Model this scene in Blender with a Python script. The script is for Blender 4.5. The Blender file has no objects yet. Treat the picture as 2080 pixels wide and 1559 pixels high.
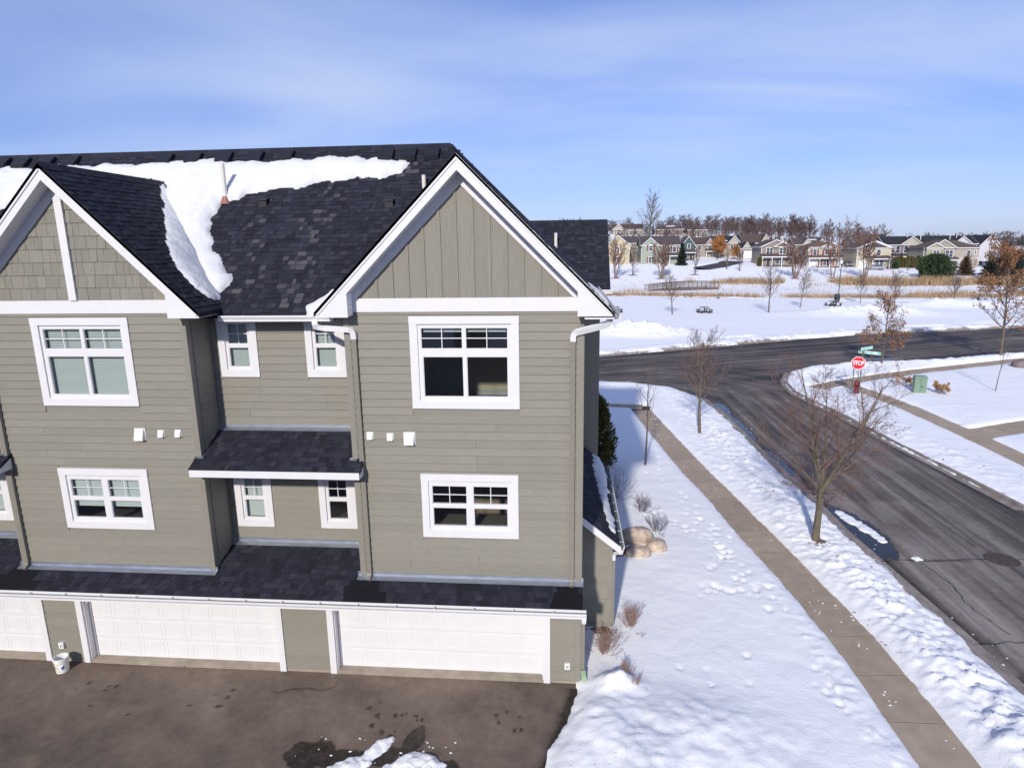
import bpy, math, random
import numpy as np
from mathutils import Vector, Matrix

# ------------------------------------------------------------------ scene, camera, sky, sun
scene = bpy.context.scene
COL = scene.collection
CAM_H = 9.816
PITCH, ROLL, YAW = (math.radians(a) for a in (12.315, 0.806, 5.01))
F_ = Vector((-math.sin(YAW)*math.cos(PITCH), math.cos(YAW)*math.cos(PITCH), -math.sin(PITCH)))
R0 = Vector((math.cos(YAW), math.sin(YAW), 0)); D0 = F_.cross(R0)
RT = math.cos(ROLL)*R0 + math.sin(ROLL)*D0
DN = -math.sin(ROLL)*R0 + math.cos(ROLL)*D0
cd = bpy.data.cameras.new('camera'); cam = bpy.data.objects.new('camera', cd); COL.objects.link(cam)
M3 = Matrix((RT, -DN, -F_)).transposed()
cam.matrix_world = Matrix.Translation((0, 0, CAM_H)) @ M3.to_4x4()
cd.sensor_width = 36; cd.lens = 36*1280/2080; cd.clip_end = 5000; cd.clip_start = 0.05
scene.camera = cam

SUN_EL = math.radians(28.0); SUN_DXDY = 0.19
_h = math.hypot(1, SUN_DXDY)
SUN_DIR = Vector((SUN_DXDY/_h*math.cos(SUN_EL), 1/_h*math.cos(SUN_EL), -math.sin(SUN_EL)))
sl = bpy.data.lights.new('sun', 'SUN'); sl.energy = 2.6; sl.angle = math.radians(2.2); sl.color = (1.0, 0.945, 0.87)
so = bpy.data.objects.new('sun', sl); COL.objects.link(so)
so.rotation_euler = SUN_DIR.to_track_quat('-Z', 'Y').to_euler(); so.location = (-8, -30, 30)

w = bpy.data.worlds.new('World'); scene.world = w; w.use_nodes = True
nt = w.node_tree; nt.nodes.clear()
def N(nt, t, **k):
    n = nt.nodes.new(t)
    for a, b in k.items():
        if a == 'inp':
            for i, v in b.items(): n.inputs[i].default_value = v
        else: setattr(n, a, b)
    return n
sky = N(nt, 'ShaderNodeTexSky', sky_type='NISHITA', sun_disc=False, sun_elevation=SUN_EL,
        sun_rotation=math.radians(193.5), altitude=300, air_density=1.0, dust_density=0.6, ozone_density=2.2)
tc = N(nt, 'ShaderNodeTexCoord')
sep = N(nt, 'ShaderNodeSeparateXYZ'); nt.links.new(tc.outputs['Generated'], sep.inputs[0])
zc = N(nt, 'ShaderNodeMath', operation='ADD', inp={1: 0.12}); nt.links.new(sep.outputs[2], zc.inputs[0])
zc2 = N(nt, 'ShaderNodeMath', operation='MAXIMUM', inp={1: 0.05}); nt.links.new(zc.outputs[0], zc2.inputs[0])
dv = N(nt, 'ShaderNodeVectorMath', operation='DIVIDE')
cmb = N(nt, 'ShaderNodeCombineXYZ')
for i in range(3): nt.links.new(zc2.outputs[0], cmb.inputs[i])
nt.links.new(tc.outputs['Generated'], dv.inputs[0]); nt.links.new(cmb.outputs[0], dv.inputs[1])
mp = N(nt, 'ShaderNodeMapping'); mp.inputs['Rotation'].default_value = (0, 0, math.radians(38)); mp.inputs['Scale'].default_value = (0.30, 0.62, 0.0)
nt.links.new(dv.outputs[0], mp.inputs[0])
n1 = N(nt, 'ShaderNodeTexNoise', inp={'Scale': 1.0, 'Detail': 7.0, 'Roughness': 0.5, 'Distortion': 1.1}); nt.links.new(mp.outputs[0], n1.inputs['Vector'])
mp2 = N(nt, 'ShaderNodeMapping'); mp2.inputs['Rotation'].default_value = (0, 0, math.radians(-15)); mp2.inputs['Scale'].default_value = (0.35, 0.5, 0.0)
mp2.inputs['Location'].default_value = (2.1, 0.6, 0)
nt.links.new(dv.outputs[0], mp2.inputs[0])
n2 = N(nt, 'ShaderNodeTexNoise', inp={'Scale': 0.8, 'Detail': 3.0, 'Roughness': 0.45}); nt.links.new(mp2.outputs[0], n2.inputs['Vector'])
mul = N(nt, 'ShaderNodeMath', operation='MULTIPLY'); nt.links.new(n1.outputs[0], mul.inputs[0]); nt.links.new(n2.outputs[0], mul.inputs[1])
rmp = N(nt, 'ShaderNodeMapRange', interpolation_type='SMOOTHSTEP', inp={1: 0.12, 2: 0.44, 3: 0.0, 4: 0.85}); nt.links.new(mul.outputs[0], rmp.inputs[0])
gam = N(nt, 'ShaderNodeGamma', inp={1: 0.84}); nt.links.new(sky.outputs[0], gam.inputs[0])
tint = N(nt, 'ShaderNodeMixRGB', blend_type='MULTIPLY', inp={0: 1.0, 2: (0.435, 0.505, 0.83, 1)}); nt.links.new(gam.outputs[0], tint.inputs[1])
mixc = N(nt, 'ShaderNodeMixRGB', inp={2: (2.6, 3.05, 4.1, 1)}); nt.links.new(rmp.outputs[0], mixc.inputs[0]); nt.links.new(tint.outputs[0], mixc.inputs[1])
bg = N(nt, 'ShaderNodeBackground', inp={1: 0.15}); nt.links.new(mixc.outputs[0], bg.inputs[0])
wo = N(nt, 'ShaderNodeOutputWorld'); nt.links.new(bg.outputs[0], wo.inputs[0])

scene.view_settings.view_transform = 'Standard'; scene.view_settings.look = 'None'
scene.view_settings.exposure = 0.62; scene.view_settings.gamma = 1.0
scene.render.engine = 'CYCLES'
scene.cycles.max_bounces = 6; scene.cycles.diffuse_bounces = 3; scene.cycles.glossy_bounces = 3
scene.cycles.transparent_max_bounces = 10; scene.cycles.use_denoising = True
scene.cycles.caustics_reflective = False; scene.cycles.caustics_refractive = False

# ------------------------------------------------------------------ helpers
RNG = random.Random(7)
ORG = {}
class MB:
    def __init__(self): self.v = []; self.f = []; self.t = []
    def add(self, vs, fs, tone=0.0):
        b = len(self.v); self.v.extend(vs)
        for f in fs: self.f.append(tuple(b+i for i in f)); self.t.append(tone)
    def box(self, x0, x1, y0, y1, z0, z1, tone=0.0):
        self.add([(x0,y0,z0),(x1,y0,z0),(x1,y1,z0),(x0,y1,z0),(x0,y0,z1),(x1,y0,z1),(x1,y1,z1),(x0,y1,z1)],
                 [(0,3,2,1),(4,5,6,7),(0,1,5,4),(1,2,6,5),(2,3,7,6),(3,0,4,7)], tone); return self
    def prism(self, poly, axis, a0, a1, tone=0.0):
        n = len(poly)
        ar = sum(poly[i][0]*poly[(i+1) % n][1]-poly[(i+1) % n][0]*poly[i][1] for i in range(n))
        if ar < 0: poly = poly[::-1]
        if axis == 'y': f = lambda p, a: (p[0], a, p[1])
        elif axis == 'x': f = lambda p, a: (a, p[0], p[1])
        else: f = lambda p, a: (p[0], p[1], a)
        vs = [f(p, a0) for p in poly]+[f(p, a1) for p in poly]
        fs = [tuple(range(n)), tuple(range(2*n-1, n-1, -1))]+[(i, n+i, n+(i+1) % n, (i+1) % n) for i in range(n)]
        if axis != 'y': fs = [g[::-1] for g in fs]
        self.add(vs, fs, tone); return self
    def tube(self, pts, rad, n=6, cap=True, tone=0.0):
        pts = [Vector(p) for p in pts]; b = len(self.v)
        m = len(pts)
        if not hasattr(rad, '__len__'): rad = [rad]*m
        up = Vector((0, 0, 1)); u = None
        for i, p in enumerate(pts):
            d = (pts[min(i+1, m-1)]-pts[max(i-1, 0)])
            if d.length < 1e-9: d = Vector((0, 0, 1))
            d.normalize()
            if u is None:
                u = d.cross(up if abs(d.z) < .95 else Vector((1, 0, 0))); u.normalize()
            else:
                u = u-d*u.dot(d)
                if u.length < 1e-6: u = d.cross(Vector((1, 0, 0)))
                u.normalize()
            q = d.cross(u)
            for k in range(n):
                a = 2*math.pi*k/n
                self.v.append(tuple(p+(u*math.cos(a)+q*math.sin(a))*rad[i]))
        for i in range(m-1):
            for k in range(n):
                k2 = (k+1) % n
                self.f.append((b+i*n+k, b+i*n+k2, b+(i+1)*n+k2, b+(i+1)*n+k)); self.t.append(tone)
        if cap:
            self.f.append(tuple(b+k for k in range(n-1, -1, -1))); self.t.append(tone)
            self.f.append(tuple(b+(m-1)*n+k for k in range(n))); self.t.append(tone)
        return self
    def rect_tube(self, pts, hw, hd, tone=0.0, side=(1, 0, 0)):
        # rectangular pipe along pts
        pts = [Vector(p) for p in pts]; m = len(pts); b = len(self.v)
        sd = Vector(side)
        for i, p in enumerate(pts):
            d = (pts[min(i+1, m-1)]-pts[max(i-1, 0)]).normalized()
            u = sd-d*sd.dot(d)
            if u.length < .2: u = Vector((0, 0, 1))-d*d.z
            u.normalize(); q = d.cross(u)
            for su, sq in ((-1,-1),(1,-1),(1,1),(-1,1)): self.v.append(tuple(p+u*su*hw+q*sq*hd))
        for i in range(m-1):
            for k in range(4):
                k2 = (k+1) % 4
                self.f.append((b+i*4+k, b+i*4+k2, b+(i+1)*4+k2, b+(i+1)*4+k)); self.t.append(tone)
        self.f.append((b, b+3, b+2, b+1)); self.f.append(tuple(b+(m-1)*4+k for k in range(4))); self.t += [tone, tone]
        return self
    def lathe(self, prof, n=16, c=(0, 0, 0), tone=0.0):
        b = len(self.v)
        for r, z in prof:
            for k in range(n):
                a = 2*math.pi*k/n; self.v.append((c[0]+r*math.cos(a), c[1]+r*math.sin(a), c[2]+z))
        for i in range(len(prof)-1):
            for k in range(n):
                k2 = (k+1) % n
                self.f.append((b+i*n+k, b+i*n+k2, b+(i+1)*n+k2, b+(i+1)*n+k)); self.t.append(tone)
        return self
    def mesh(self, name, mat, off=(0, 0, 0), smooth=False):
        return mk_mesh(name, np.array(self.v, dtype=np.float32).reshape(-1, 3)-np.array(off, dtype=np.float32), self.f, mat, self.t, smooth)
    def build(self, name, mat, parent=None, origin=None, smooth=False):
        a = np.array(self.v)
        if origin is None:
            origin = ((a[:, 0].min()+a[:, 0].max())/2, (a[:, 1].min()+a[:, 1].max())/2, a[:, 2].min())
        me = self.mesh(name, mat, origin, smooth)
        return link(name, me, parent, origin)

def mk_mesh(name, verts, faces, mat, tone=None, smooth=False, attrs=None):
    me = bpy.data.meshes.new(name)
    verts = np.asarray(verts, dtype=np.float32)
    me.vertices.add(len(verts)); me.vertices.foreach_set('co', verts.ravel())
    if isinstance(faces, np.ndarray):
        nf, k = faces.shape; lt = np.full(nf, k, dtype=np.int32); fl = faces.astype(np.int32).ravel()
    else:
        lt = np.array([len(f) for f in faces], dtype=np.int32); fl = np.array([i for f in faces for i in f], dtype=np.int32); nf = len(faces)
    ls = np.zeros(nf, dtype=np.int32); ls[1:] = np.cumsum(lt)[:-1]
    me.loops.add(len(fl)); me.loops.foreach_set('vertex_index', fl)
    me.polygons.add(nf); me.polygons.foreach_set('loop_start', ls); me.polygons.foreach_set('loop_total', lt)
    me.polygons.foreach_set('use_smooth', np.full(nf, bool(smooth)))
    if tone is not None and any(tone):
        at = me.attributes.new('tone', 'FLOAT', 'FACE'); at.data.foreach_set('value', np.array(tone, dtype=np.float32))
    for an, av in (attrs or {}).items():
        at = me.attributes.new(an, 'FLOAT', 'POINT'); at.data.foreach_set('value', np.asarray(av, dtype=np.float32))
    me.update(calc_edges=True)
    for m in (mat if isinstance(mat, (list, tuple)) else [mat]): me.materials.append(m)
    return me
def link(name, me, parent=None, origin=(0, 0, 0)):
    o = bpy.data.objects.new(name, me); COL.objects.link(o)
    po = ORG.get(parent.name, (0, 0, 0)) if parent else (0, 0, 0)
    o.location = tuple(origin[i]-po[i] for i in range(3))
    if parent: o.parent = parent
    ORG[o.name] = tuple(origin)
    return o
def tag(o, label=None, cat=None, group=None, kind=None):
    if label: o['label'] = label
    if cat: o['category'] = cat
    if group: o['group'] = group
    if kind: o['kind'] = kind
    return o
def thing(name, label, cat, loc=(0, 0, 0), group=None):
    o = bpy.data.objects.new(name, None); COL.objects.link(o); o.location = loc; o.empty_display_size = .3
    ORG[o.name] = tuple(loc)
    return tag(o, label, cat, group)
def root(name, label, cat, group=None):      # thing built in its own frame, placed afterwards
    o = thing(name, label, cat, (0, 0, 0), group); return o
def place(o, loc, rz=0.0, sc=1.0):
    o.location = loc; o.rotation_euler = (0, 0, rz)
    if sc != 1.0: o.scale = (sc, sc, sc)
    return o
def dup(o, loc, rz, label, sc=1.0):
    def cp(a, par):
        c = a.copy(); COL.objects.link(c); c.parent = par
        for ch in a.children: cp(ch, c)
        return c
    c = cp(o, None); c['label'] = label; place(c, loc, rz, sc); c.scale = (sc, sc, sc)
    return c

# numpy noise
_pr = np.random.RandomState(11); _TAB = _pr.rand(256, 256)
def vnoise(x, y):
    xi = np.floor(x).astype(int); yi = np.floor(y).astype(int); fx = x-xi; fy = y-yi
    fx = fx*fx*(3-2*fx); fy = fy*fy*(3-2*fy)
    a = _TAB[xi & 255, yi & 255]; b = _TAB[(xi+1) & 255, yi & 255]; c = _TAB[xi & 255, (yi+1) & 255]; d = _TAB[(xi+1) & 255, (yi+1) & 255]
    return (a*(1-fx)+b*fx)*(1-fy)+(c*(1-fx)+d*fx)*fy*1.0
def fbm(x, y, o=4, g=.5):
    s = 0; a = 1; t = 0
    for i in range(o):
        s = s+a*vnoise(x*2**i+17.3*i, y*2**i+9.1*i); t += a; a *= g
    return s/t*2-1
def sst(t): t = np.clip(t, 0, 1); return t*t*(3-2*t)

# ------------------------------------------------------------------ materials
def mat_new(name):
    m = bpy.data.materials.new(name); m.use_nodes = True; n = m.node_tree; b = n.nodes['Principled BSDF']
    return m, n, b
def simple(name, col, rough=.6, metal=0.0, var=0.0, scale=8.0, bump=0.0, bscale=60.0, objvar=0.0, stretch=(1, 1, 1), spec=None, tone=None, detail=4.0):
    m, n, b = mat_new(name)
    b.inputs['Roughness'].default_value = rough; b.inputs['Metallic'].default_value = metal
    if spec is not None: b.inputs['Specular IOR Level'].default_value = spec
    g = N(n, 'ShaderNodeNewGeometry')
    mpn = N(n, 'ShaderNodeMapping'); mpn.inputs['Scale'].default_value = stretch; n.links.new(g.outputs['Position'], mpn.inputs[0])
    out = None
    base = N(n, 'ShaderNodeRGB'); base.outputs[0].default_value = (*col, 1); out = base.outputs[0]
    if var:
        t = N(n, 'ShaderNodeTexNoise', inp={'Scale': scale, 'Detail': detail, 'Roughness': .6}); n.links.new(mpn.outputs[0], t.inputs['Vector'])
        r = N(n, 'ShaderNodeMapRange', inp={1: .25, 2: .75, 3: 1-var, 4: 1+var}); n.links.new(t.outputs[0], r.inputs[0])
        mx = N(n, 'ShaderNodeVectorMath', operation='SCALE'); n.links.new(out, mx.inputs[0]); n.links.new(r.outputs[0], mx.inputs['Scale']); out = mx.outputs[0]
    if objvar:
        oi = N(n, 'ShaderNodeObjectInfo'); r = N(n, 'ShaderNodeMapRange', inp={1: 0, 2: 1, 3: 1-objvar, 4: 1+objvar}); n.links.new(oi.outputs['Random'], r.inputs[0])
        mx = N(n, 'ShaderNodeVectorMath', operation='SCALE'); n.links.new(out, mx.inputs[0]); n.links.new(r.outputs[0], mx.inputs['Scale']); out = mx.outputs[0]
    if tone is not None:
        at = N(n, 'ShaderNodeAttribute', attribute_name='tone')
        mx = N(n, 'ShaderNodeMixRGB', inp={2: (*tone, 1)}); n.links.new(at.outputs['Fac'], mx.inputs[0]); n.links.new(out, mx.inputs[1]); out = mx.outputs[0]
    n.links.new(out, b.inputs['Base Color'])
    if bump:
        t = N(n, 'ShaderNodeTexNoise', inp={'Scale': bscale, 'Detail': 3.0}); n.links.new(mpn.outputs[0], t.inputs['Vector'])
        bp = N(n, 'ShaderNodeBump', inp={'Strength': bump, 'Distance': .02}); n.links.new(t.outputs[0], bp.inputs['Height']); n.links.new(bp.outputs[0], b.inputs['Normal'])
    return m
SID = (.232, .216, .178)
M = {}
M['siding'] = simple('siding_paint', SID, .62, var=.10, scale=5, bump=.25, bscale=30, objvar=.05, stretch=(.6, .6, 9))
M['siding_v'] = simple('siding_paint_vertical', SID, .62, var=.12, scale=5, bump=.25, bscale=30, stretch=(9, 9, .6), objvar=.04)
M['corner'] = simple('corner_board_paint', (.236, .220, .184), .6, var=.06, scale=3)
M['shake'] = simple('shake_paint', (.222, .207, .172), .65, var=.16, scale=6, bump=.3, bscale=30, objvar=.10, stretch=(7, 7, .8))
M['white'] = simple('white_trim_paint', (.70, .69, .70), .5, var=.035, scale=4)
M['soffit'] = simple('soffit_vinyl', (.72, .72, .73), .55, objvar=.02)
M['pvc'] = simple('white_plastic', (.80, .79, .77), .4, var=.04, scale=9)
M['taupe_metal'] = simple('downspout_paint', (.225, .208, .172), .4, var=.06, scale=3)
M['flash'] = simple('galvanised_flashing', (.62, .66, .74), .33, metal=.9, var=.18, scale=4, stretch=(1, 4, 4))
M['gutter_in'] = simple('gutter_inside', (.10, .13, .11), .5, var=.2)
M['door_white'] = simple('garage_door_paint', (.72, .71, .72), .45, var=.025, scale=3, bump=.04, bscale=200)
M['concrete'] = simple('concrete', (.36, .285, .21), .85, var=.17, scale=2.2, bump=.25, bscale=90, objvar=.08)
M['apron'] = simple('apron_concrete', (.33, .28, .22), .85, var=.25, scale=3, bump=.3, bscale=60)
M['blind'] = simple('blind_slats', (.70, .73, .72), .6)
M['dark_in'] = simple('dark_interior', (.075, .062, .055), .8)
M['room_wall'] = simple('room_wall_paint', (.62, .54, .40), .8)
M['carpet'] = simple('carpet', (.17, .12, .09), .95, var=.2, scale=40)
M['room_white'] = simple('room_white_paint', (.5, .5, .5), .6)
M['cabinet'] = simple('cabinet_wood', (.07, .032, .02), .5, var=.3, scale=4, stretch=(1, 1, 4))
M['counter'] = simple('counter_top', (.18, .15, .12), .3)
M['pipe'] = simple('vent_pipe_plastic', (.70, .66, .60), .5, var=.05)
M['pipe_base'] = simple('pipe_boot_copper', (.30, .13, .10), .5)
M['vent_black'] = simple('vent_black_plastic', (.012, .013, .018), .55)
M['black'] = simple('black_metal', (.012, .012, .013), .5)
M['asphalt_d'] = None

def mat_shingle():
    m, n, b = mat_new('asphalt_shingle'); b.inputs['Roughness'].default_value = .85
    b.inputs['Specular IOR Level'].default_value = .25
    at = N(n, 'ShaderNodeAttribute', attribute_name='tone')
    cr = N(n, 'ShaderNodeValToRGB'); e = cr.color_ramp.elements
    e[0].position = 0; e[0].color = (.006, .006, .009, 1); e[1].position = 1; e[1].color = (.105, .096, .102, 1)
    k = e.new(.30); k.color = (.019, .020, .031, 1); k = e.new(.6); k.color = (.041, .041, .056, 1)
    n.links.new(at.outputs['Fac'], cr.inputs[0])
    g = N(n, 'ShaderNodeNewGeometry'); t = N(n, 'ShaderNodeTexNoise', inp={'Scale': 55.0, 'Detail': 4.0, 'Roughness': .8}); n.links.new(g.outputs['Position'], t.inputs['Vector'])
    r = N(n, 'ShaderNodeMapRange', inp={1: .3, 2: .7, 3: .62, 4: 1.4}); n.links.new(t.outputs[0], r.inputs[0])
    mx = N(n, 'ShaderNodeVectorMath', operation='SCALE'); n.links.new(cr.outputs[0], mx.inputs[0]); n.links.new(r.outputs[0], mx.inputs['Scale'])
    n.links.new(mx.outputs[0], b.inputs['Base Color'])
    bp = N(n, 'ShaderNodeBump', inp={'Strength': .5, 'Distance': .01}); n.links.new(t.outputs[0], bp.inputs['Height']); n.links.new(bp.outputs[0], b.inputs['Normal'])
    return m
M['shingle'] = mat_shingle()
def mat_glass():
    m, n, b = mat_new('window_glass'); n.nodes.remove(b)
    tr = N(n, 'ShaderNodeBsdfTransparent', inp={0: (.90, .93, .92, 1)}); gl = N(n, 'ShaderNodeBsdfGlossy', inp={0: (.9, .92, 1, 1), 1: .015})
    lw = N(n, 'ShaderNodeLayerWeight', inp={0: .5}); pw_ = N(n, 'ShaderNodeMath', operation='POWER', inp={1: 4.0}); n.links.new(lw.outputs['Facing'], pw_.inputs[0])
    ad = N(n, 'ShaderNodeMath', operation='MULTIPLY_ADD', inp={1: .8, 2: .10}); n.links.new(pw_.outputs[0], ad.inputs[0])
    mx = N(n, 'ShaderNodeMixShader'); n.links.new(ad.outputs[0], mx.inputs[0]); n.links.new(tr.outputs[0], mx.inputs[1]); n.links.new(gl.outputs[0], mx.inputs[2])
    n.links.new(mx.outputs[0], n.nodes['Material Output'].inputs[0]); return m
M['glass'] = mat_glass()
def mat_snow(name, bumps=1.0, al=1.0):
    m, n, b = mat_new(name); b.inputs['Roughness'].default_value = .75; b.inputs['Specular IOR Level'].default_value = .2
    at = N(n, 'ShaderNodeAttribute', attribute_name='dirt'); g = N(n, 'ShaderNodeNewGeometry')
    t = N(n, 'ShaderNodeTexNoise', inp={'Scale': 7.0, 'Detail': 6.0, 'Roughness': .7}); n.links.new(g.outputs['Position'], t.inputs['Vector'])
    ad = N(n, 'ShaderNodeMath', operation='ADD'); n.links.new(at.outputs['Fac'], ad.inputs[0]); n.links.new(t.outputs[0], ad.inputs[1])
    r = N(n, 'ShaderNodeMapRange', interpolation_type='SMOOTHSTEP', inp={1: .78, 2: 1.25, 3: 0, 4: 1}); n.links.new(ad.outputs[0], r.inputs[0])
    t4 = N(n, 'ShaderNodeTexNoise', inp={'Scale': 17.0, 'Detail': 2.0, 'Roughness': .5}); n.links.new(g.outputs['Position'], t4.inputs['Vector'])
    r4 = N(n, 'ShaderNodeMapRange', inp={1: .69, 2: .73, 3: 0, 4: .9}); n.links.new(t4.outputs[0], r4.inputs[0])
    k4 = N(n, 'ShaderNodeMapRange', inp={1: .02, 2: .1, 3: 0, 4: 1}); n.links.new(at.outputs['Fac'], k4.inputs[0])
    m4 = N(n, 'ShaderNodeMath', operation='MULTIPLY'); n.links.new(r4.outputs[0], m4.inputs[0]); n.links.new(k4.outputs[0], m4.inputs[1])
    mm = N(n, 'ShaderNodeMath', operation='MAXIMUM'); n.links.new(r.outputs[0], mm.inputs[0]); n.links.new(m4.outputs[0], mm.inputs[1])
    mx = N(n, 'ShaderNodeMixRGB', inp={1: (.86*al, .862*al, .875*al, 1), 2: (.20, .155, .12, 1)}); n.links.new(mm.outputs[0], mx.inputs[0]); n.links.new(mx.outputs[0], b.inputs['Base Color'])
    t2 = N(n, 'ShaderNodeTexNoise', inp={'Scale': 2.6, 'Detail': 8.0, 'Roughness': .62}); n.links.new(g.outputs['Position'], t2.inputs['Vector'])
    t3 = N(n, 'ShaderNodeTexNoise', inp={'Scale': 13.0, 'Detail': 6.0, 'Roughness': .68}); n.links.new(g.outputs['Position'], t3.inputs['Vector'])
    b1 = N(n, 'ShaderNodeBump', inp={'Strength': .22*bumps, 'Distance': .12}); n.links.new(t2.outputs[0], b1.inputs['Height'])
    b2 = N(n, 'ShaderNodeBump', inp={'Strength': .27*bumps, 'Distance': .045}); n.links.new(t3.outputs[0], b2.inputs['Height']); n.links.new(b1.outputs[0], b2.inputs['Normal'])
    n.links.new(b2.outputs[0], b.inputs['Normal']); return m
M['snow'] = mat_snow('snow'); M['roof_snow'] = mat_snow('roof_snow', 1.6, .80)
def mat_asph(name, c_dark, c_mid, c_light, rough_wet=True):
    m, n, b = mat_new(name); b.inputs['Roughness'].default_value = .9
    at = N(n, 'ShaderNodeAttribute', attribute_name='tone'); g = N(n, 'ShaderNodeNewGeometry')
    t = N(n, 'ShaderNodeTexNoise', inp={'Scale': 45.0, 'Detail': 3.0, 'Roughness': .8}); n.links.new(g.outputs['Position'], t.inputs['Vector'])
    t_b = N(n, 'ShaderNodeTexNoise', inp={'Scale': 4.5, 'Detail': 6.0, 'Roughness': .75}); n.links.new(g.outputs['Position'], t_b.inputs['Vector'])
    t_s = N(n, 'ShaderNodeMath', operation='ADD'); n.links.new(t.outputs[0], t_s.inputs[0]); n.links.new(t_b.outputs[0], t_s.inputs[1])
    ad = N(n, 'ShaderNodeMath', operation='MULTIPLY_ADD', inp={1: .46, 2: -.46}); n.links.new(t_s.outputs[0], ad.inputs[0])
    a2 = N(n, 'ShaderNodeMath', operation='ADD'); n.links.new(at.outputs['Fac'], a2.inputs[0]); n.links.new(ad.outputs[0], a2.inputs[1])
    cr = N(n, 'ShaderNodeValToRGB'); e = cr.color_ramp.elements; e[0].position = .0; e[0].color = (*c_dark, 1); e[1].position = 1; e[1].color = (*c_light, 1)
    k = e.new(.45); k.color = (*c_mid, 1); k = e.new(.12); k.color = tuple(.6*a+.4*bb for a, bb in zip(c_dark, c_mid))+(1,)
    n.links.new(a2.outputs[0], cr.inputs[0]); n.links.new(cr.outputs[0], b.inputs['Base Color'])
    rr = N(n, 'ShaderNodeMapRange', inp={1: .0, 2: .045, 3: .07, 4: .85}); n.links.new(at.outputs['Fac'], rr.inputs[0]); n.links.new(rr.outputs[0], b.inputs['Roughness'])
    bp = N(n, 'ShaderNodeBump', inp={'Strength': .3, 'Distance': .01}); n.links.new(t.outputs[0], bp.inputs['Height']); n.links.new(bp.outputs[0], b.inputs['Normal'])
    return m
M['road'] = mat_asph('road_asphalt', (.010, .0095, .011), (.118, .095, .082), (.32, .28, .25))
M['drive'] = mat_asph('driveway_asphalt', (.014, .010, .008), (.165, .122, .094), (.33, .26, .205))

# ------------------------------------------------------------------ ground: snow, road, sidewalks, driveway
def terr(x, y):
    zr = 4.6-2.4*sst((x-40)/70)
    z = zr*sst((y-138)/60)
    z = z+13*np.minimum(sst((y-205)/75), .66)*(1-sst((x-60-(y-200)*.35)/70))
    return z+2.0*sst((y-215)/120)
def tz(x, y): return float(terr(np.array(float(x)), np.array(float(y))))
ROAD = [(10.6,-60),(10.4,0),(10.15,12),(10.02,14),(9.95,15.5),(9.8,17.5),(9.68,19.3),(9.55,21),(9.5,25),(9.3,29),(9.2,33),(9.1,37),(8.8,40.5),(7.3,43.6),(4.6,45.2),(1.8,45.5),(-15,40),(-90,12),
        (-90,22),(-15,49.5),(2.2,56.2),(11.75,60.9),(22.8,66.6),(31.6,70.2),(46.9,74.8),(80,86),(190,118),
        (190,107),(80,73),(40,58.2),(30.4,54.4),(23.8,53),(19.4,51.4),(16.9,48.8),(15.6,45.6),(15.15,42.5),(15.4,39.5),(15.8,36.8),(16.2,31.2),(16.55,28),(16.95,23.4),(17.2,13),(17.5,0),(17.5,-60)]
DRIVE = [(-60,-30),(-60,13.0),(.27,13.0),(.24,12.6),(.2,12.3),(.0,11.45),(-.26,10.77),(-.37,10.25),(-.5,9.5),(-.4,8),(.2,5),(.6,-2),(.6,-30)]
WALK = [(7.35,-6),(7.35,4),(7.34,11),(7.32,13.2),(7.2,15.6),(7.0,17.2),(6.75,19.2),(6.47,21.3),(6.12,24.2),(5.7,27),(5.35,30),(4.97,33.6),(4.6,37.2),(4.45,38.8)]
WALK2 = [(4.7,38.3),(1.7,38.7),(-6,37.4),(-30,29)]
WALKR = [(20.9,12),(20.8,24),(20.75,28.5),(20.75,33),(20.55,38.5),(20.0,43),(19.4,45.6)]
WALKC = [(17.2,43.9),(19.4,45.6),(21.6,47),(26.7,49.8),(38,55.1),(60,63.5)]
DRVR = [(21.0,33.1),(24.6,34.8),(34,39)]
WALKF = [(-2,58.4),(2.2,60.0),(11.75,64.6),(22.8,70.2),(31.6,73.8),(46.9,78.4),(80,89.5)]
PATH = [(-10,131),(29.4,118.3),(37.6,111.4),(48,110),(60.7,108.7),(70,108)]
FARDR = [(36.5,177),(41,181),(46.5,188.5),(52,205)]
def seg_d(x, y, pl):
    d = np.full(x.shape, 1e9)
    for (ax, ay), (bx, by) in zip(pl[:-1], pl[1:]):
        dx, dy = bx-ax, by-ay; t = np.clip(((x-ax)*dx+(y-ay)*dy)/(dx*dx+dy*dy), 0, 1)
        d = np.minimum(d, np.hypot(x-ax-t*dx, y-ay-t*dy))
    return d
def poly_sd(x, y, pl):
    d = seg_d(x, y, pl+[pl[0]]); ins = np.zeros(x.shape, bool); n = len(pl)
    for i in range(n):
        (ax, ay), (bx, by) = pl[i], pl[(i+1) % n]
        if ay == by: continue
        c = ((ay > y) != (by > y)) & (x < (bx-ax)*(y-ay)/(by-ay)+ax); ins ^= c
    return np.where(ins, -d, d)
RG = np.random.RandomState(5)
FOOT = []
def trail(pl, n, sp):
    pl = np.array(pl); 
    for i in range(n):
        t = i/(n-1)*(len(pl)-1); k = min(int(t), len(pl)-2); p = pl[k]+(pl[k+1]-pl[k])*(t-k)
        FOOT.append((p[0]+RG.normal(0, sp), p[1]+RG.normal(0, sp), RG.uniform(.055, .10), RG.uniform(.025, .06)))
trail([(5.6,20.9),(5.0,19.2),(4.9,17.6),(5.7,15.8)], 30, .3); trail([(3.3,22.6),(4.1,21.6),(4.6,20.6),(5.0,18.6),(5.3,17.4)], 30, .3); trail([(3.9,16.6),(4.6,16.9),(5.6,16.5)], 14, .2); trail([(4.7,23.9),(4.85,21.6),(5.4,20.0)], 14, .22); trail([(3.9,25.4),(4.4,27.6),(4.2,31)], 14, .2)
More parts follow.
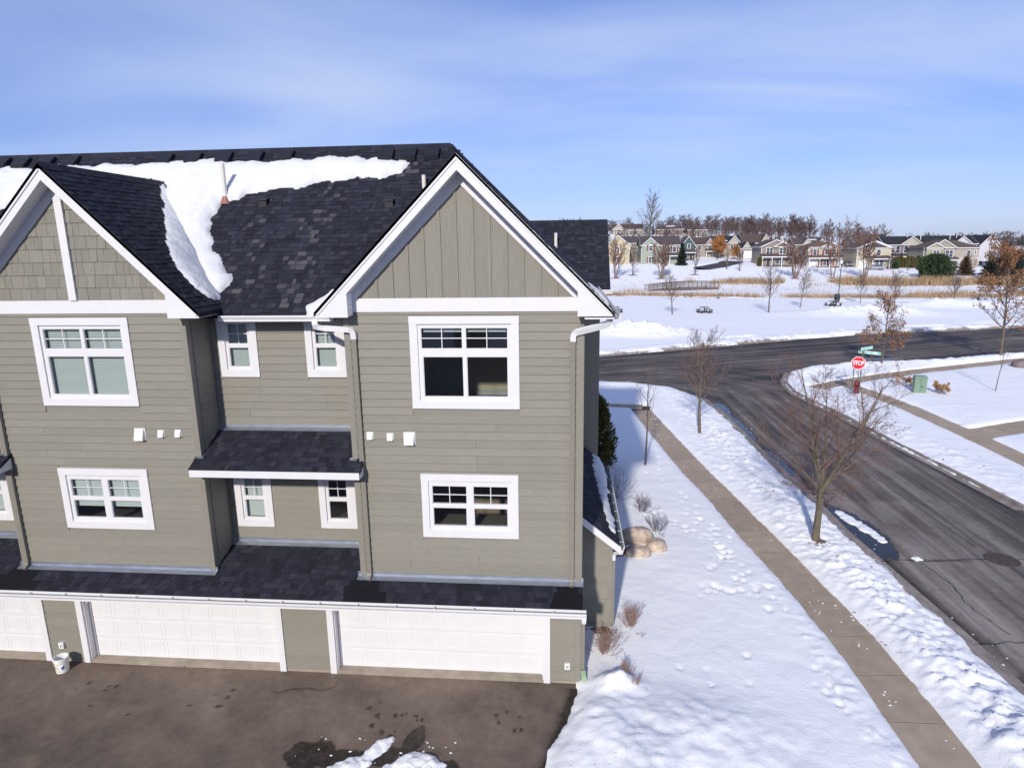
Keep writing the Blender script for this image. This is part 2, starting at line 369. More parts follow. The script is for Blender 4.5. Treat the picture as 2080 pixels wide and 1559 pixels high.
trail([(29.5,49.5),(26,44),(23.3,39),(22.2,35.5)], 36, .18); trail([(6.1,13.8),(5.6,12.6),(6.0,11.6)], 10, .2); trail([(24,47.6),(33,45),(40,46)], 26, .12)
trail([(2.6,13.2),(3.4,12.4),(4.3,13.6)], 5, .25)
def axis(parts):
    o = []
    for a, b, s in parts: o += list(np.arange(a, b-1e-6, s))
    return o
def grow(a, s, r, end):
    o = []; x = a
    while abs(x) < abs(end): o.append(x); x += s; s *= r
    return o
xs = sorted([-v for v in grow(.3, .12, 1.16, 700)])+axis([(-.3, 9.6, .07), (9.6, 18.5, .1), (18.5, 46, .2)])+grow(46, .25, 1.09, 900)
ys = axis([(-8, 8, .5), (8, 22, .07), (22, 50, .115), (50, 80, .25), (80, 200, .8)])+grow(200, 1.0, 1.1, 1800)
xs = np.array(xs); ys = np.array(ys)
X, Y = np.meshgrid(xs, ys)
sd_road = poly_sd(X, Y, ROAD); sd_drive = poly_sd(X, Y, DRIVE)
near = (Y < 60)
w1 = fbm(X*.9, Y*.9, 3); w2 = fbm(X*4.1+3, Y*4.1, 3)
sd_walk = np.minimum(np.minimum(seg_d(X, Y, WALK)-.58, seg_d(X, Y, WALK2)-.52), np.minimum(seg_d(X, Y, WALKR)-.62, seg_d(X, Y, WALKC)-.66))
sd_walk = np.minimum(sd_walk, seg_d(X, Y, DRVR)-.8)
patch = fbm(X*.35, Y*.35, 3)
sd_wf = np.where(patch > .05, seg_d(X, Y, WALKF)-.22, 5.0); sd_path = np.where(fbm(X*.12, Y*.12, 2) > -.1, seg_d(X, Y, PATH)-.5, 5.0)
sd_fd = seg_d(X, Y, FARDR)-3.2
wob = w1*.09+w2*.05
sdw = sd_walk+w1*.05+w2*.025; sdr = sd_road+wob*1.8+.02; sdd = sd_drive+wob*1.3
sd = np.minimum(np.minimum(sdr, sdd), np.minimum(sdw, np.minimum(np.minimum(sd_wf+w2*.15, sd_path), sd_fd)))
thick = .15+.05*fbm(X*.22, Y*.22, 3)
h = thick*np.sqrt(np.clip(sd/.28, 0, 1))*np.clip(.75+.25*sst(sd/1.2), 0, 1)
lump = fbm(X*1.3, Y*1.3, 4)*.5+fbm(X*3.1+7, Y*3.1, 3)*.35+np.abs(fbm(X*5.3, Y*5.3+5, 2))*.3
verge = sst(sd/.4)*np.exp(-((sd_road-1.2)/.95)**2)*((Y < 47))
crumb = np.maximum(fbm(X*5.3+11, Y*5.3, 3)+.1, 0)+.8*np.maximum(fbm(X*9.1, Y*9.1+3, 2), 0)
h = h+verge*(.08+.06*lump+.075*crumb)
stripv = sst(sd/.35)*(X > 6.0)*(X < 9.8)*(Y < 40)
h = h+stripv*(.055*crumb+.02*lump)
nearheap = sst(sd/.4)*np.exp(-(((X-1.2)/2.0)**2+((Y-10.2)/2.4)**2))
h = h+nearheap*(.025*crumb+.02*np.abs(fbm(X*6.1, Y*6.1, 2)))
farbank = sst(sd/.4)*np.exp(-((sd_road-1.0)/.9)**2)*((Y >= 47))
h = h+farbank*(.18+.22*lump)
h = h+sst(sd/.5)*(.024*fbm(X*.8+4, Y*.8, 4)+.008*fbm(X*3.3, Y*3.3, 2))*np.where(Y < 80, 1, .8)
def heap(cx, cy, rx, ry, a, l=.4):
    global h
    q = np.exp(-(((X-cx)/rx)**2+((Y-cy)/ry)**2)); h = h+sst(sd/.5)*q*a*(1+l*lump*1.6)
heap(1.2, 9.8, 1.4, 1.6, .30, .35); heap(.7, 11.4, .7, .8, .12, .5); heap(2.6, 11.6, 1.6, .8, .07, .7); heap(1.15, 12.55, .42, .3, .24, .9); heap(3.2, 10.6, 1.6, 1.2, .14); heap(7.4, 70.5, 5.5, 2.4, 1.1, .8); heap(41.5, 90, 8, 3, 1.0, .8)
heap(58, 100, 9, 2.6, 1.0, .6); heap(18.2, 44.0, 1.0, .5, .2); heap(24, 56.5, 3, .7, .0); heap(70, 104, 6, 2, .9, .5); heap(9.0, 11.0, .8, 3, .18, 1.0)
for fx, fy, fr, fd in FOOT:
    q = ((X-fx)/fr)**2+((Y-fy)/(fr*1.4))**2
    h = h-fd*np.exp(-q**2)+fd*.12*np.exp(-((np.sqrt(q)-1.5)/.3)**2)*(1+lump)
h = np.where(sd <= 0, np.maximum(sd*.8, -.5)-.02, h)
Z = h+terr(X, Y)
dirt = .34*np.exp(-np.clip(sd_road, 0, 9)/.42)+.18*np.exp(-np.clip(sd_road, 0, 9)/1.4)*(fbm(X*1.1, Y*1.1, 3) > .08)
dirt = dirt+.42*np.exp(-np.clip(sd_road, 0, 9)/1.1)*(Y > 55)*(fbm(X*.7, Y*.9, 2) > .05)
dirt = dirt+.26*np.exp(-(((X-.9)/1.1)**2+((Y-9.3)/1.0)**2))+.1*np.exp(-np.clip(sdw, 0, 9)/.2)*0
dirt = dirt+.25*np.exp(-(((X-18.3)/1.3)**2+((Y-44.2)/.6)**2))
pond = sst((Y-114)/6)*sst((152-Y)/8); dirt = dirt+pond*.20*(fbm(X*.5, Y*.5, 3)+.2)
for tx, ty in ((12.2,161.3),(23.2,160),(54.8,158.6),(63.3,158.5),(70.5,157.8),(16.9,165.7),(32.4,165.5)): dirt = dirt+.95*np.exp(-(((X-tx)/1.5)**2+((Y-ty)/1.0)**2)**2)
dirt = dirt+.9*np.exp(-(((X-8.33)/.17)**2+((Y-19.85)/.22)**2)**2)+.95*np.exp(-(((X-.95)/.3)**2+((Y-14.6)/.22)**2)**2)
nx, ny = len(xs), len(ys)
idx = np.arange(nx*ny).reshape(ny, nx)
q = np.stack([idx[:-1, :-1], idx[:-1, 1:], idx[1:, 1:], idx[1:, :-1]], -1).reshape(-1, 4)
hid = (sd < -.35) | ((X < .33) & (Y > 12.3) & (Y < 40) & (X > -60)) | ((X < 1.15) & (Y > 15.0) & (Y < 20) & (X > -60)) | ((Y < 9) & (X < 0))
keep = ~hid.ravel()[q].all(1)
q = q[keep]
used = np.unique(q); rem = np.full(nx*ny, -1); rem[used] = np.arange(len(used))
vv = np.stack([X.ravel(), Y.ravel(), Z.ravel()], 1)[used]
me = mk_mesh('snow_ground', vv, rem[q], M['snow'], smooth=True, attrs={'dirt': dirt.ravel()[used]})
tag(link('snow_ground', me), kind='structure')
# kerbs
KERB = MB()
for seg in (ROAD[1:17], ROAD[17:23], ROAD[23:41]):
    sp = [Vector((p[0], p[1])) for p in seg]
    P = []
    for a, b in zip(sp[:-1], sp[1:]):
        k = max(1, int((b-a).length/1.5)); P += [a+(b-a)*i/k for i in range(k)]
    P.append(sp[-1]); rows = []
    for i, p in enumerate(P):
        d = (P[min(i+1, len(P)-1)]-P[max(i-1, 0)]).normalized(); n_ = Vector((-d.y, d.x))
        rows.append([(p-n_*.30, -.008), (p-n_*.0, -.002), (p+n_*.03, .115), (p+n_*.17, .12), (p+n_*.17, -.1)])
    base = len(KERB.v)
    for rw in rows: KERB.v += [(q2.x, q2.y, z) for q2, z in rw]
    for i in range(len(rows)-1):
        for j in range(4): KERB.f.append((base+i*5+j, base+i*5+j+1, base+(i+1)*5+j+1, base+(i+1)*5+j)); KERB.t.append(0)
M['kerb'] = simple('kerb_concrete', (.25, .215, .19), .85, var=.35, scale=2.5)
tag(KERB.build('kerb', M['kerb']), kind='structure')
# bare ground below everything
M['soil'] = simple('soil', (.09, .065, .042), .95, var=.4, scale=3, bump=.5, bscale=30)
gb = MB(); gb.add([(-2500,-1500,-.14),(2500,-1500,-.14),(2500,2500,-.14),(-2500,2500,-.14)], [(0,1,2,3)]); tag(gb.build('ground', M['soil']), kind='structure')

def sheet(name, xs, ys, keepf, zf, tonef, mat, attr='tone'):
    X, Y = np.meshgrid(np.array(xs), np.array(ys)); nx, ny = len(xs), len(ys)
    k = keepf(X, Y); idx = np.arange(nx*ny).reshape(ny, nx)
    q = np.stack([idx[:-1, :-1], idx[:-1, 1:], idx[1:, 1:], idx[1:, :-1]], -1).reshape(-1, 4); q = q[k.ravel()[q].any(1)]
    used = np.unique(q); rem = np.full(nx*ny, -1); rem[used] = np.arange(len(used))
    x = X.ravel()[used]; y = Y.ravel()[used]
    me = mk_mesh(name, np.stack([x, y, zf(x, y)], 1), rem[q], mat, smooth=True, attrs={attr: tonef(x, y)})
    return link(name, me)
PUDDLES = [(10.08, 21.3, .78, 2.1), (9.75, 28.0, .32, 2.4), (9.5, 34.0, .38, 2.6), (26.5, 55.5, 2.2, .45), (9.4, 38.2, .5, 1.6)]
def road_tone(x, y):
    s = poly_sd(x, y, ROAD)                                  # <0 inside
    b = sst((y-40)/8)                                        # 0 side street, 1 cross street
    ca, sa = math.cos(.39), math.sin(.39)
    al2 = x*ca+y*sa; ac2 = -x*sa+y*ca
    turn = np.hypot(x-6.5, y-40.5)                           # tracks sweeping round the corner
    st1 = fbm(x*3.4, y*.12, 5, .62); st2 = fbm(ac2*2.2+40, al2*.09, 4); st3 = fbm(turn*1.9+80, np.arctan2(y-40.5, x-6.5)*1.2, 4)
    wt = np.exp(-((np.hypot(x-11, y-46)/7.5)**2))
    st = (st1*(1-b)+st2*b)*(1-.7*wt)+st3*wt*.9
    t = .44+.62*st+.20*fbm(x*.5, y*.5, 3)+.05*fbm(x*9, y*9, 2)
    t = t-.20*b*sst((y-52-.35*(x-8))/5)*.5-.12*b
    t = t+.18*np.exp(-((x-12.2)/1.0)**2)*(y < 24)*(1-b)
    t = t+.30*np.clip(fbm(x*1.5+9, y*.22, 4)-.28, 0, 1)*(1-b)*2
    wet = np.exp(-((s+.28)/.22)**2)*(fbm(x*.6, y*.35, 2) > -.35)
    wet = wet*np.where(y < 44, 1.0, .45)
    t = np.maximum(t-.42*wet, .05)
    for px, py, rx, ry in PUDDLES:
        qd = ((x-px)/rx)**2+((y-py)/ry)**2+.5*fbm(x*1.7, y*1.7, 3)
        t = np.where(qd < 1, np.minimum(t, .0), t)
    for px, py, rx, ry, v in ((11.75,22.9,.35,1.1,.75),(12.8,19.0,.22,.7,.9),(10.9,27.6,.4,1.3,.7),(11.2,30.5,.3,1.0,.65),(13.2,24.5,.25,1.6,.62),(14.6,16.5,.3,1.5,.6),(12.4,14.2,.25,1.0,.6)):
        qd = ((x-px)/rx)**2+((y-py)/ry)**2+.9*fbm(x*3.1+py, y*1.3, 3); t = np.where(qd < 1, np.maximum(t, v*.55+.25*(1-np.clip(qd, 0, 1))), t)
    crack = np.abs(y-19.15-.06*fbm(x*2, x*0, 2)-.04*(x-10))
    t = t-.4*np.exp(-(crack/.035)**2)*(x > 9.6)*(x < 13.4)
    t = t-.3*np.clip(fbm(x*3.3, y*2.2, 2)-.42, 0, 1)*4*np.exp(-((x-11.0)/.5)**2)*(y < 19)
    return np.clip(t, 0, 1)
road = sheet('road', axis([(-3, 9, .35), (9, 17.9, .09), (17.9, 50, .35)])+grow(50, .5, 1.12, 200), axis([(-10, 10, .5), (10, 26, .12), (26, 78, .2)])+grow(78, .5, 1.1, 125),
             lambda x, y: poly_sd(x, y, ROAD) < .3, lambda x, y: 0*x-.01, road_tone, M['road'])
tag(road, kind='structure')
M['crack'] = simple('sealed_crack', (.008, .008, .010), .5)
for pl, wd in (([(9.9,19.05),(10.6,19.2),(11.3,19.12),(12.1,19.3),(13.2,19.4)], .05), ([(14.2,19.5),(15.4,19.35),(16.9,19.6)], .035), ([(9.5,29.3),(11,29.5),(12.6,29.2),(14.3,29.6),(16.3,29.4)], .04), ([(11.1,19.1),(11.25,17.8),(11.05,16.6),(11.3,15.3)], .03), ([(13.6,10.5),(13.5,14),(13.65,18.9)], .03), ([(13.4,20.2),(13.2,25),(12.9,31),(12.5,37)], .035), ([(9.9,14.8),(12,15.1),(14.4,14.7),(17,15)], .035)):
    c_ = MB(); P = []
    for a, b in zip(pl[:-1], pl[1:]):
        k = max(2, int(math.hypot(b[0]-a[0], b[1]-a[1])/.18))
        for i in range(k): P.append(Vector((a[0]+(b[0]-a[0])*i/k+RNG.gauss(0, .025), a[1]+(b[1]-a[1])*i/k+RNG.gauss(0, .025))))
    P.append(Vector(pl[-1]))
    for a, b in zip(P[:-1], P[1:]):
        d = (b-a).normalized(); n_ = Vector((-d.y, d.x))*wd/2*RNG.uniform(.5, 1.3); c_.add([(*(a+n_), -.005), (*(a-n_), -.005), (*(b-n_), -.005), (*(b+n_), -.005)], [(0, 1, 2, 3)])
    c_.build('crack', M['crack'], road)
def drive_tone(x, y):
    t = .38+.22*fbm(x*.45+y*.25, y*.5-x*.2, 4)+.18*fbm(x*1.6+y, y*1.2-x*.4, 4)+.05*fbm(x*8, y*8, 2)
    t = t+.12*np.exp(-(((x+11.5)/2.2)**2+((y-12)/.7)**2))
    t = t+.30*np.clip(fbm(x*1.2+y*.7, y*1.0-x*.5, 4)-.3, 0, 1)*1.4
    s = np.abs(poly_sd(x, y, DRIVE)+.05*fbm(x*2, y*2, 2)); t = t-.45*np.exp(-(s/.16)**2)*(y < 12.6)*(x > -3)
    for px, py, rx, ry in ((-3.08,10.72,.2,.48),(-5.05,10.3,.5,.42),(-4.35,10.2,.55,.3),(-2.3,10.05,.28,.28),(-3.5,10.35,.45,.25)):
        qd = ((x-px-.25*(y-py))/rx)**2+((y-py)/ry)**2+.8*fbm(x*3.2, y*3.2, 4); t = np.where(qd < 1, .02, t)
    rs = np.random.RandomState(3)
    for cx, cy, n, sp in ((-3.9,11.45,10,.28),(-2.9,11.4,6,.16),(-1.2,11.4,7,.22),(-10.6,11.7,8,.45),(-8.0,11.5,7,.5),(-3.7,11.0,5,.15)):
        for i in range(n):
            px, py = cx+rs.normal(0, sp), cy+rs.normal(0, sp*.8); r = rs.uniform(.022, .06)
            t = np.where(((x-px)/r)**2+((y-py)/(r*1.3))**2 < 1, .03, t)
    t = t-.3*np.exp(-((y-12.15-.35*fbm(x*1.4, x*0+3, 2))/.03)**2)*(x > -6.6)*(x < -5.2)
    return np.clip(t, 0, 1)
drv = sheet('driveway', axis([(-60, -15, 1.5), (-15, -7, .08), (-7, .9, .035)]), axis([(-30, 9, .8), (9, 9.8, .2), (9.8, 13.05, .035)]),
            lambda x, y: poly_sd(x, y, DRIVE) < .6, lambda x, y: 0*x-.006+.02*fbm(x*.3, y*.3, 2), drive_tone, M['drive'])
tag(drv, kind='structure')

M['joint'] = simple('joint_dirt', (.035, .028, .022), .95)
# sidewalks: every slab a piece of its own
def slabs(name, pl, wd, ln, y0=None, y1=None, z=.0):
    base = MB(); pts = [Vector((p[0], p[1], 0)) for p in pl]
    dense = []
    for a, b in zip(pts[:-1], pts[1:]):
        k = max(1, int((b-a).length/.1))
        for i in range(k): dense.append(a+(b-a)*i/k)
    dense.append(pts[-1])
    def nrm(i):
        d = (dense[min(i+4, len(dense)-1)]-dense[max(i-4, 0)]).normalized(); return Vector((-d.y, d.x, 0))
    L = []; R = []
    for i in range(0, len(dense), 5): n = nrm(i); L.append(dense[i]+n*wd/2); R.append(dense[i]-n*wd/2)
    for i in range(len(L)-1):
        base.add([(*L[i].xy, -.0055), (*R[i].xy, -.0055), (*R[i+1].xy, -.0055), (*L[i+1].xy, -.0055)], [(0, 1, 2, 3)])
    rt = tag(base.build(name, M['joint']), kind='structure')
    step = int(ln/.1); i = 0
    while i+step < len(dense):
        n0, n1 = nrm(i), nrm(i+step); d = (dense[i+step]-dense[i]).normalized()*.011
        a, b = dense[i]+d, dense[i+step]-d
        zz = RNG.uniform(-.001, .003)+z
        c = [a-n0*wd/2, a+n0*wd/2, b+n1*wd/2, b-n1*wd/2]
        s = MB(); ct = sum(c, Vector())/4
        e = .004
        c2 = [p+(ct-p).normalized()*e for p in c]
        s.add([(*p.xy, -.05) for p in c]+[(*p.xy, zz-.004) for p in c]+[(*p.xy, zz) for p in c2],
              [(4,5,9,8),(5,6,10,9),(6,7,11,10),(7,4,8,11),(8,9,10,11),(0,1,5,4),(1,2,6,5),(2,3,7,6),(3,0,4,7)])
        s.build('slab', M['concrete'], rt)
        i += step
    return rt
slabs('sidewalk', WALK, 1.45, 1.55); slabs('sidewalk', WALK2[:3], 1.2, 1.5, z=.002); slabs('sidewalk', WALKR, 1.4, 1.5)
slabs('sidewalk', WALKC, 1.5, 1.5, z=.003); slabs('path', DRVR, 1.9, 2.0, z=-.003)
M['path'] = simple('path_asphalt', (.05, .047, .05), .9, var=.2)
for nm, pl, wd in (('path', WALKF, .9), ('path', PATH, 1.4), ('road', FARDR, 7.0)):
    b = MB()
    for (ax, ay), (bx, by) in zip(pl[:-1], pl[1:]):
        k = max(1, int(math.hypot(bx-ax, by-ay)/3))
        for i in range(k):
            p = Vector((ax+(bx-ax)*i/k, ay+(by-ay)*i/k)); q2 = Vector((ax+(bx-ax)*(i+1)/k, ay+(by-ay)*(i+1)/k))
            d = (q2-p).normalized(); n_ = Vector((-d.y, d.x))*wd/2
            b.add([(*c, tz(*c)-.015) for c in (p+n_, p-n_, q2-n_, q2+n_)], [(0, 1, 2, 3)])
    tag(b.build(nm, M['path']), kind='structure')

# ------------------------------------------------------------------ the townhouse building
W = 12.75; YR = 13.6; EXP = .178
B = thing('townhouse', 'taupe-sided three-storey townhouse with white gables and dark shingle roof', 'townhouse', (-6, 12.75, 0))
def cut(x0, x1, holes, z0, z1):
    """spans of [x0,x1] free of holes that overlap z0..z1"""
    sp = [(x0, x1)]
    for a, b, c, d in holes:
        if d <= z0+.02 or c >= z1-.02: continue
        ns = []
        for s, e in sp:
            if b <= s or a >= e: ns.append((s, e)); continue
            if a > s+.03: ns.append((s, a))
            if b < e-.03: ns.append((b, e))
        sp = ns
    return sp
def wall_mesh(x0, x1, z0, z1, y0, y1, holes):
    b = MB(); zz = sorted({z0, z1, *[v for hh in holes for v in hh[2:] if z0 < v < z1]})
    for a, c in zip(zz[:-1], zz[1:]):
        for s, e in cut(x0, x1, holes, a, c): b.box(s, e, y0, y1, a, c)
    return b
PLANK = {}
def plank_mesh(L, hgt=EXP, lip=.028):
    k = (round(L, 2), round(hgt, 3))
    if k not in PLANK:
        b = MB(); t = hgt+.012
        b.add([(0,-lip,0),(L,-lip,0),(L,0,0),(0,0,0),(0,-.006,t),(L,-.006,t),(L,0,t),(0,0,t)],
              [(0,3,2,1),(4,5,6,7),(0,1,5,4),(1,2,6,5),(3,0,4,7)])
        PLANK[k] = b.mesh('siding_plank', M['siding'])
    return PLANK[k]
def planks(wall, x0, x1, z0, z1, y, holes=(), side=False, exp=EXP, joints=True):
    z = z0; k = 0
    while z < z1-.03:
        hh = min(exp, z1-z-.012)
        spans = []
        for s, e in cut(x0, x1, holes, z, z+hh):
            if joints and not side and e-s > 2.6 and RNG.random() < .8:
                m_ = s+(e-s)*RNG.choice((.22, .31, .4, .55, .64, .76)); spans += [(s, m_-.002), (m_+.002, e)]
            else: spans.append((s, e))
        for s, e in spans:
            if not side: o = link('siding_plank', plank_mesh(e-s, hh), wall, (s, y, z))
            else:
                o = link('siding_plank', plank_mesh(e-s, hh), wall, (y, s, z)); o.rotation_euler = (0, 0, math.pi/2)
        z += exp; k += 1
def window(x0, x1, z0, z1, y, panes, blinds=None, trim=.155, head=.16, sill=.16, parent=None):
    """panes: (gx0,gx1,gz0,gz1,nx,nz) in metres; trim faces at y-.045"""
    fr = MB(); i0, i1, j0, j1 = x0+trim, x1-trim, z0+sill, z1-head
    # frame: fill inner rect minus panes
    hs = [(p[0], p[1], p[2], p[3]) for p in panes]
    for b in (wall_mesh(i0, i1, j0, j1, y-.012, y+.07, hs),): fr.v += b.v; fr.f += b.f; fr.t += b.t
    win = fr.build('window', M['white'], parent or B)
    t = MB(); t.box(x0, x0+trim, y-.047, y+.02, z0, z1-head); t.build('trim_board', M['white'], win)
    t = MB(); t.box(x1-trim, x1, y-.047, y+.02, z0, z1-head); t.build('trim_board', M['white'], win)
    t = MB(); t.box(x0-.005, x1+.005, y-.052, y+.02, z1-head, z1); t.build('trim_board', M['white'], win)
    t = MB(); t.box(x0+trim, x1-trim, y-.05, y+.02, z0, z0+sill); t.build('trim_board', M['white'], win)
    st = MB(); st.box(i0+.0, i1-.0, y-.03, y-.005, j0, j0+.025); st.build('sill', M['white'], win)
    for gx0, gx1, gz0, gz1, gnx, gnz in panes:
        p = MB(); p.box(gx0-.005, gx1+.005, y+.03, y+.036, gz0-.005, gz1+.005); p.build('pane', M['glass'], win)
        s = MB(); r = .022
        s.box(gx0-.004, gx1+.004, y-.004, y+.03, gz0-.004, gz0+r*.6); s.box(gx0-.004, gx1+.004, y-.004, y+.03, gz1-r*.6, gz1+.004)
        s.box(gx0-.004, gx0+r*.6, y-.002, y+.03, gz0+r*.6, gz1-r*.6); s.box(gx1-r*.6, gx1+.004, y-.002, y+.03, gz0+r*.6, gz1-r*.6); s.build('sash', M['white'], win)
        for i in range(1, gnx):
            xx = gx0+(gx1-gx0)*i/gnx; mm = MB(); mm.box(xx-.009, xx+.009, y+.018, y+.029, gz0, gz1); mm.build('muntin', M['white'], win)
        for i in range(1, gnz):
            z_ = gz0+(gz1-gz0)*i/gnz; mm = MB(); mm.box(gx0, gx1, y+.017, y+.0285, z_-.009, z_+.009); mm.build('muntin', M['white'], win)
    if blinds:
        for bx0, bx1, bz0, bz1 in blinds:
            bl = MB(); z = bz1
            while z > bz0:
                bl.add([(bx0, y+.090, z-.040), (bx1, y+.090, z-.040), (bx1, y+.118, z+.003), (bx0, y+.118, z+.003)], [(0, 1, 2, 3)]); z -= .049
            bl.box(bx0, bx1, y+.09, y+.13, bz1, bz1+.035)
            tag(bl.build('blind', M['blind'], win), kind='stuff')
    return win
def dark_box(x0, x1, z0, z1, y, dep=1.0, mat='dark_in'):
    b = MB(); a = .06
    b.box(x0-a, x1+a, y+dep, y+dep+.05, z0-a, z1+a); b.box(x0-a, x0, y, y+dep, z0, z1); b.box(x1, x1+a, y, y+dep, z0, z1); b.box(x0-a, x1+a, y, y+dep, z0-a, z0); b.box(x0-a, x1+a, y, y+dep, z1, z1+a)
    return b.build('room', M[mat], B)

BR = (-4.62, .36); BL = (-12.88, -8.07)
BIG_R = (-3.23, -.96, 6.49, 8.44); LOW_R = (-3.13, -1.01, 3.56, 5.03)
BIG_L = (-11.60, -9.36, 6.49, 8.44); LOW_L = (-11.55, -9.41, 3.56, 5.02)
def bay(bx, big, low):
    x0, x1 = bx
    holes = [big, low]
    core = [(big[0]+.1, big[1]-.1, big[2]+.1, big[3]-.1), (low[0]+.1, low[1]-.1, low[2]+.1, low[3]-.1)]
    wl = wall_mesh(x0+.01, x1-.01, 2.3, 8.6, W, W+.12, core).build('wall', M['corner'], B)
    planks(wl, x0+.13, x1-.13, 2.6, 8.53, W, holes)
    for s, e in ((x0, x0+.13), (x1-.13, x1)):
        c = MB(); c.box(s, e, W-.032, W+.13, 2.45, 8.53); c.build('corner_board', M['corner'], wl)
    return wl
wr = bay(BR, BIG_R, LOW_R); wl_ = bay(BL, BIG_L, LOW_L)
def bigpanes(x0): return [(x0+.23, x0+1.10, 7.755, 8.20, 2, 2), (x0+1.165, x0+2.04, 7.755, 8.20, 2, 2), (x0+.255, x0+1.105, 6.735, 7.60, 1, 1), (x0+1.175, x0+2.035, 6.735, 7.60, 1, 1)]
def lowpanes(x0): return [(x0+.225, x0+.995, 4.325, 4.755, 2, 2), (x0+1.13, x0+1.895, 4.325, 4.755, 2, 2), (x0+.235, x0+.985, 3.81, 4.25, 1, 1), (x0+1.14, x0+1.885, 3.81, 4.25, 1, 1)]
window(*BIG_R, W, bigpanes(BIG_R[0]), trim=.165, blinds=[(BIG_R[0]+.27, BIG_R[0]+1.07, 8.10, 8.14), (BIG_R[0]+1.2, BIG_R[0]+2.0, 8.10, 8.14)])
window(*LOW_R, W, lowpanes(LOW_R[0]))
window(*BIG_L, W, bigpanes(BIG_L[0]), trim=.165, blinds=[(BIG_L[0]+.24, BIG_L[0]+1.1, 6.76, 8.2), (BIG_L[0]+1.17, BIG_L[0]+2.03, 6.76, 8.2)])
window(*LOW_L, W, lowpanes(LOW_L[0]), blinds=[(LOW_L[0]+.23, LOW_L[0]+.99, 4.06, 4.74), (LOW_L[0]+1.13, LOW_L[0]+1.89, 4.06, 4.74)])
# upstairs room behind the large right window
rm = MB(); rx0, rx1, ry1, rz0, rz1 = -4.4, .15, 16.3, 5.95, 8.40
rm.box(rx0, rx1, ry1, ry1+.05, rz0, rz1); rm.box(rx0-.05, rx0, W+.13, ry1, rz0, rz1); rm.box(rx1, rx1+.05, W+.13, ry1, rz0, rz1); rm.box(rx0, rx1, W+.13, ry1, rz1, rz1+.05)
room = rm.build('room', M['room_wall'], B)
c = MB(); c.box(rx0, rx1, W+.13, ry1, rz0-.05, rz0); c.build('carpet', M['carpet'], room)
c = MB(); c.box(rx0, -3.6, ry1-.02, ry1-.001, rz0, rz0+.13); c.box(-2.5, rx1, ry1-.02, ry1-.001, rz0, rz0+.13); c.box(rx1-.02, rx1-.001, W+.2, ry1-.02, rz0, rz0+.13); c.build('baseboard', M['room_white'], room)
c = MB(); c.box(-3.55, -2.6, ry1-.06, ry1-.005, rz0+.01, rz0+2.05)
for px in (-3.45, -3.02):
    for pz in (.15, .85, 1.45): c.box(px, px+.34, ry1-.075, ry1-.06, rz0+pz, rz0+pz+.5)
c.build('door', M['room_white'], room)
rk = MB(); rk.box(-4.2, -.1, W+2.4, W+2.45, 3.0, 5.6); rk.box(-4.25, -4.2, W+.13, W+2.4, 3.0, 5.6); rk.box(-.1, -.05, W+.13, W+2.4, 3.0, 5.6); rk.box(-4.2, -.1, W+.13, W+2.4, 2.95, 3.0); rk.box(-4.2, -.1, W+.13, W+2.4, 5.6, 5.65)
M['kitchen'] = simple('kitchen_wall', (.32, .24, .18), .8)
kit = rk.build('room', M['kitchen'], B)
c = MB(); c.box(-4.1, -.2, W+.25, W+.85, 3.0, 3.72); c.build('counter', M['counter'], kit)
c = MB()
for i in range(6): c.box(-4.1+i*.63, -3.5+i*.63, W+2.05, W+2.39, 4.3, 5.2)
c.build('cabinet', M['cabinet'], kit)
c = MB(); c.tube([(-2.02, W+.34, 3.72), (-2.02, W+.34, 3.95), (-2.02, W+.42, 4.02), (-2.02, W+.5, 3.96)], .014, 6); c.build('tap', M['flash'], kit)
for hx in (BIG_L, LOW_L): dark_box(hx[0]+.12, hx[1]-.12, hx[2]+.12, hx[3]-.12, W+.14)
# walls of the recesses
UP1 = (-7.87, -6.96, 6.98, 8.36); UP2 = (-5.83, -4.92, 6.98, 8.36); LO1 = (-7.88, -6.97, 3.30, 4.72); LO2 = (-5.81, -4.92, 3.30, 4.72)
def recess(x0, x1, ups, los, joined=False):
    core = [(a+.1, b-.1, c_+.1, d-.1) for a, b, c_, d in ups+los]
    wl = wall_mesh(x0, x1, 2.3, 8.5, YR, YR+.12, core).build('wall', M['corner'], B)
    if joined:
        jb = MB()
        for za, zb_, hs in ((2.93, 5.70, los), (5.86, 8.42, ups)):
            z = za
            while z < zb_-.03:
                hh = min(EXP, zb_-z-.012)
                for s, e in cut(x0+.03, x1-.03, hs, z, z+hh): jb.prism([(YR-.028, z), (YR, z), (YR, z+hh+.012), (YR-.006, z+hh+.012)], 'x', s, e)
                z += EXP
        tag(jb.build('siding_planks', M['siding'], wl), kind='stuff')
    else: planks(wl, x0+.03, x1-.03, 2.93, 5.70, YR, los); planks(wl, x0+.03, x1-.03, 5.86, 8.42, YR, ups)
    for k, (a, b, c_, d) in enumerate(ups):
        window(a, b, c_, d, YR, [(a+.22, b-.22, 7.735, 8.195, 2, 2), (a+.22, b-.22, 7.215, 7.66, 1, 1)], blinds=[(a+.21, b-.21, 7.23, 8.2)])
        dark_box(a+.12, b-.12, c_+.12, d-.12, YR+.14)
    for k, (a, b, c_, d) in enumerate(los):
        bl = [(a+.21, b-.21, 3.53, 4.5)] if not (a > -6) else None
        window(a, b, c_, d, YR, [(a+.22, b-.22, 4.06, 4.50, 2, 2), (a+.22, b-.22, 3.52, 3.985, 1, 1)], blinds=bl, head=.18)
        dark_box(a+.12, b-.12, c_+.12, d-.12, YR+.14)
    return wl
wc = recess(BL[1], BR[0], [UP1, UP2], [LO1, LO2])
sh = -8.41
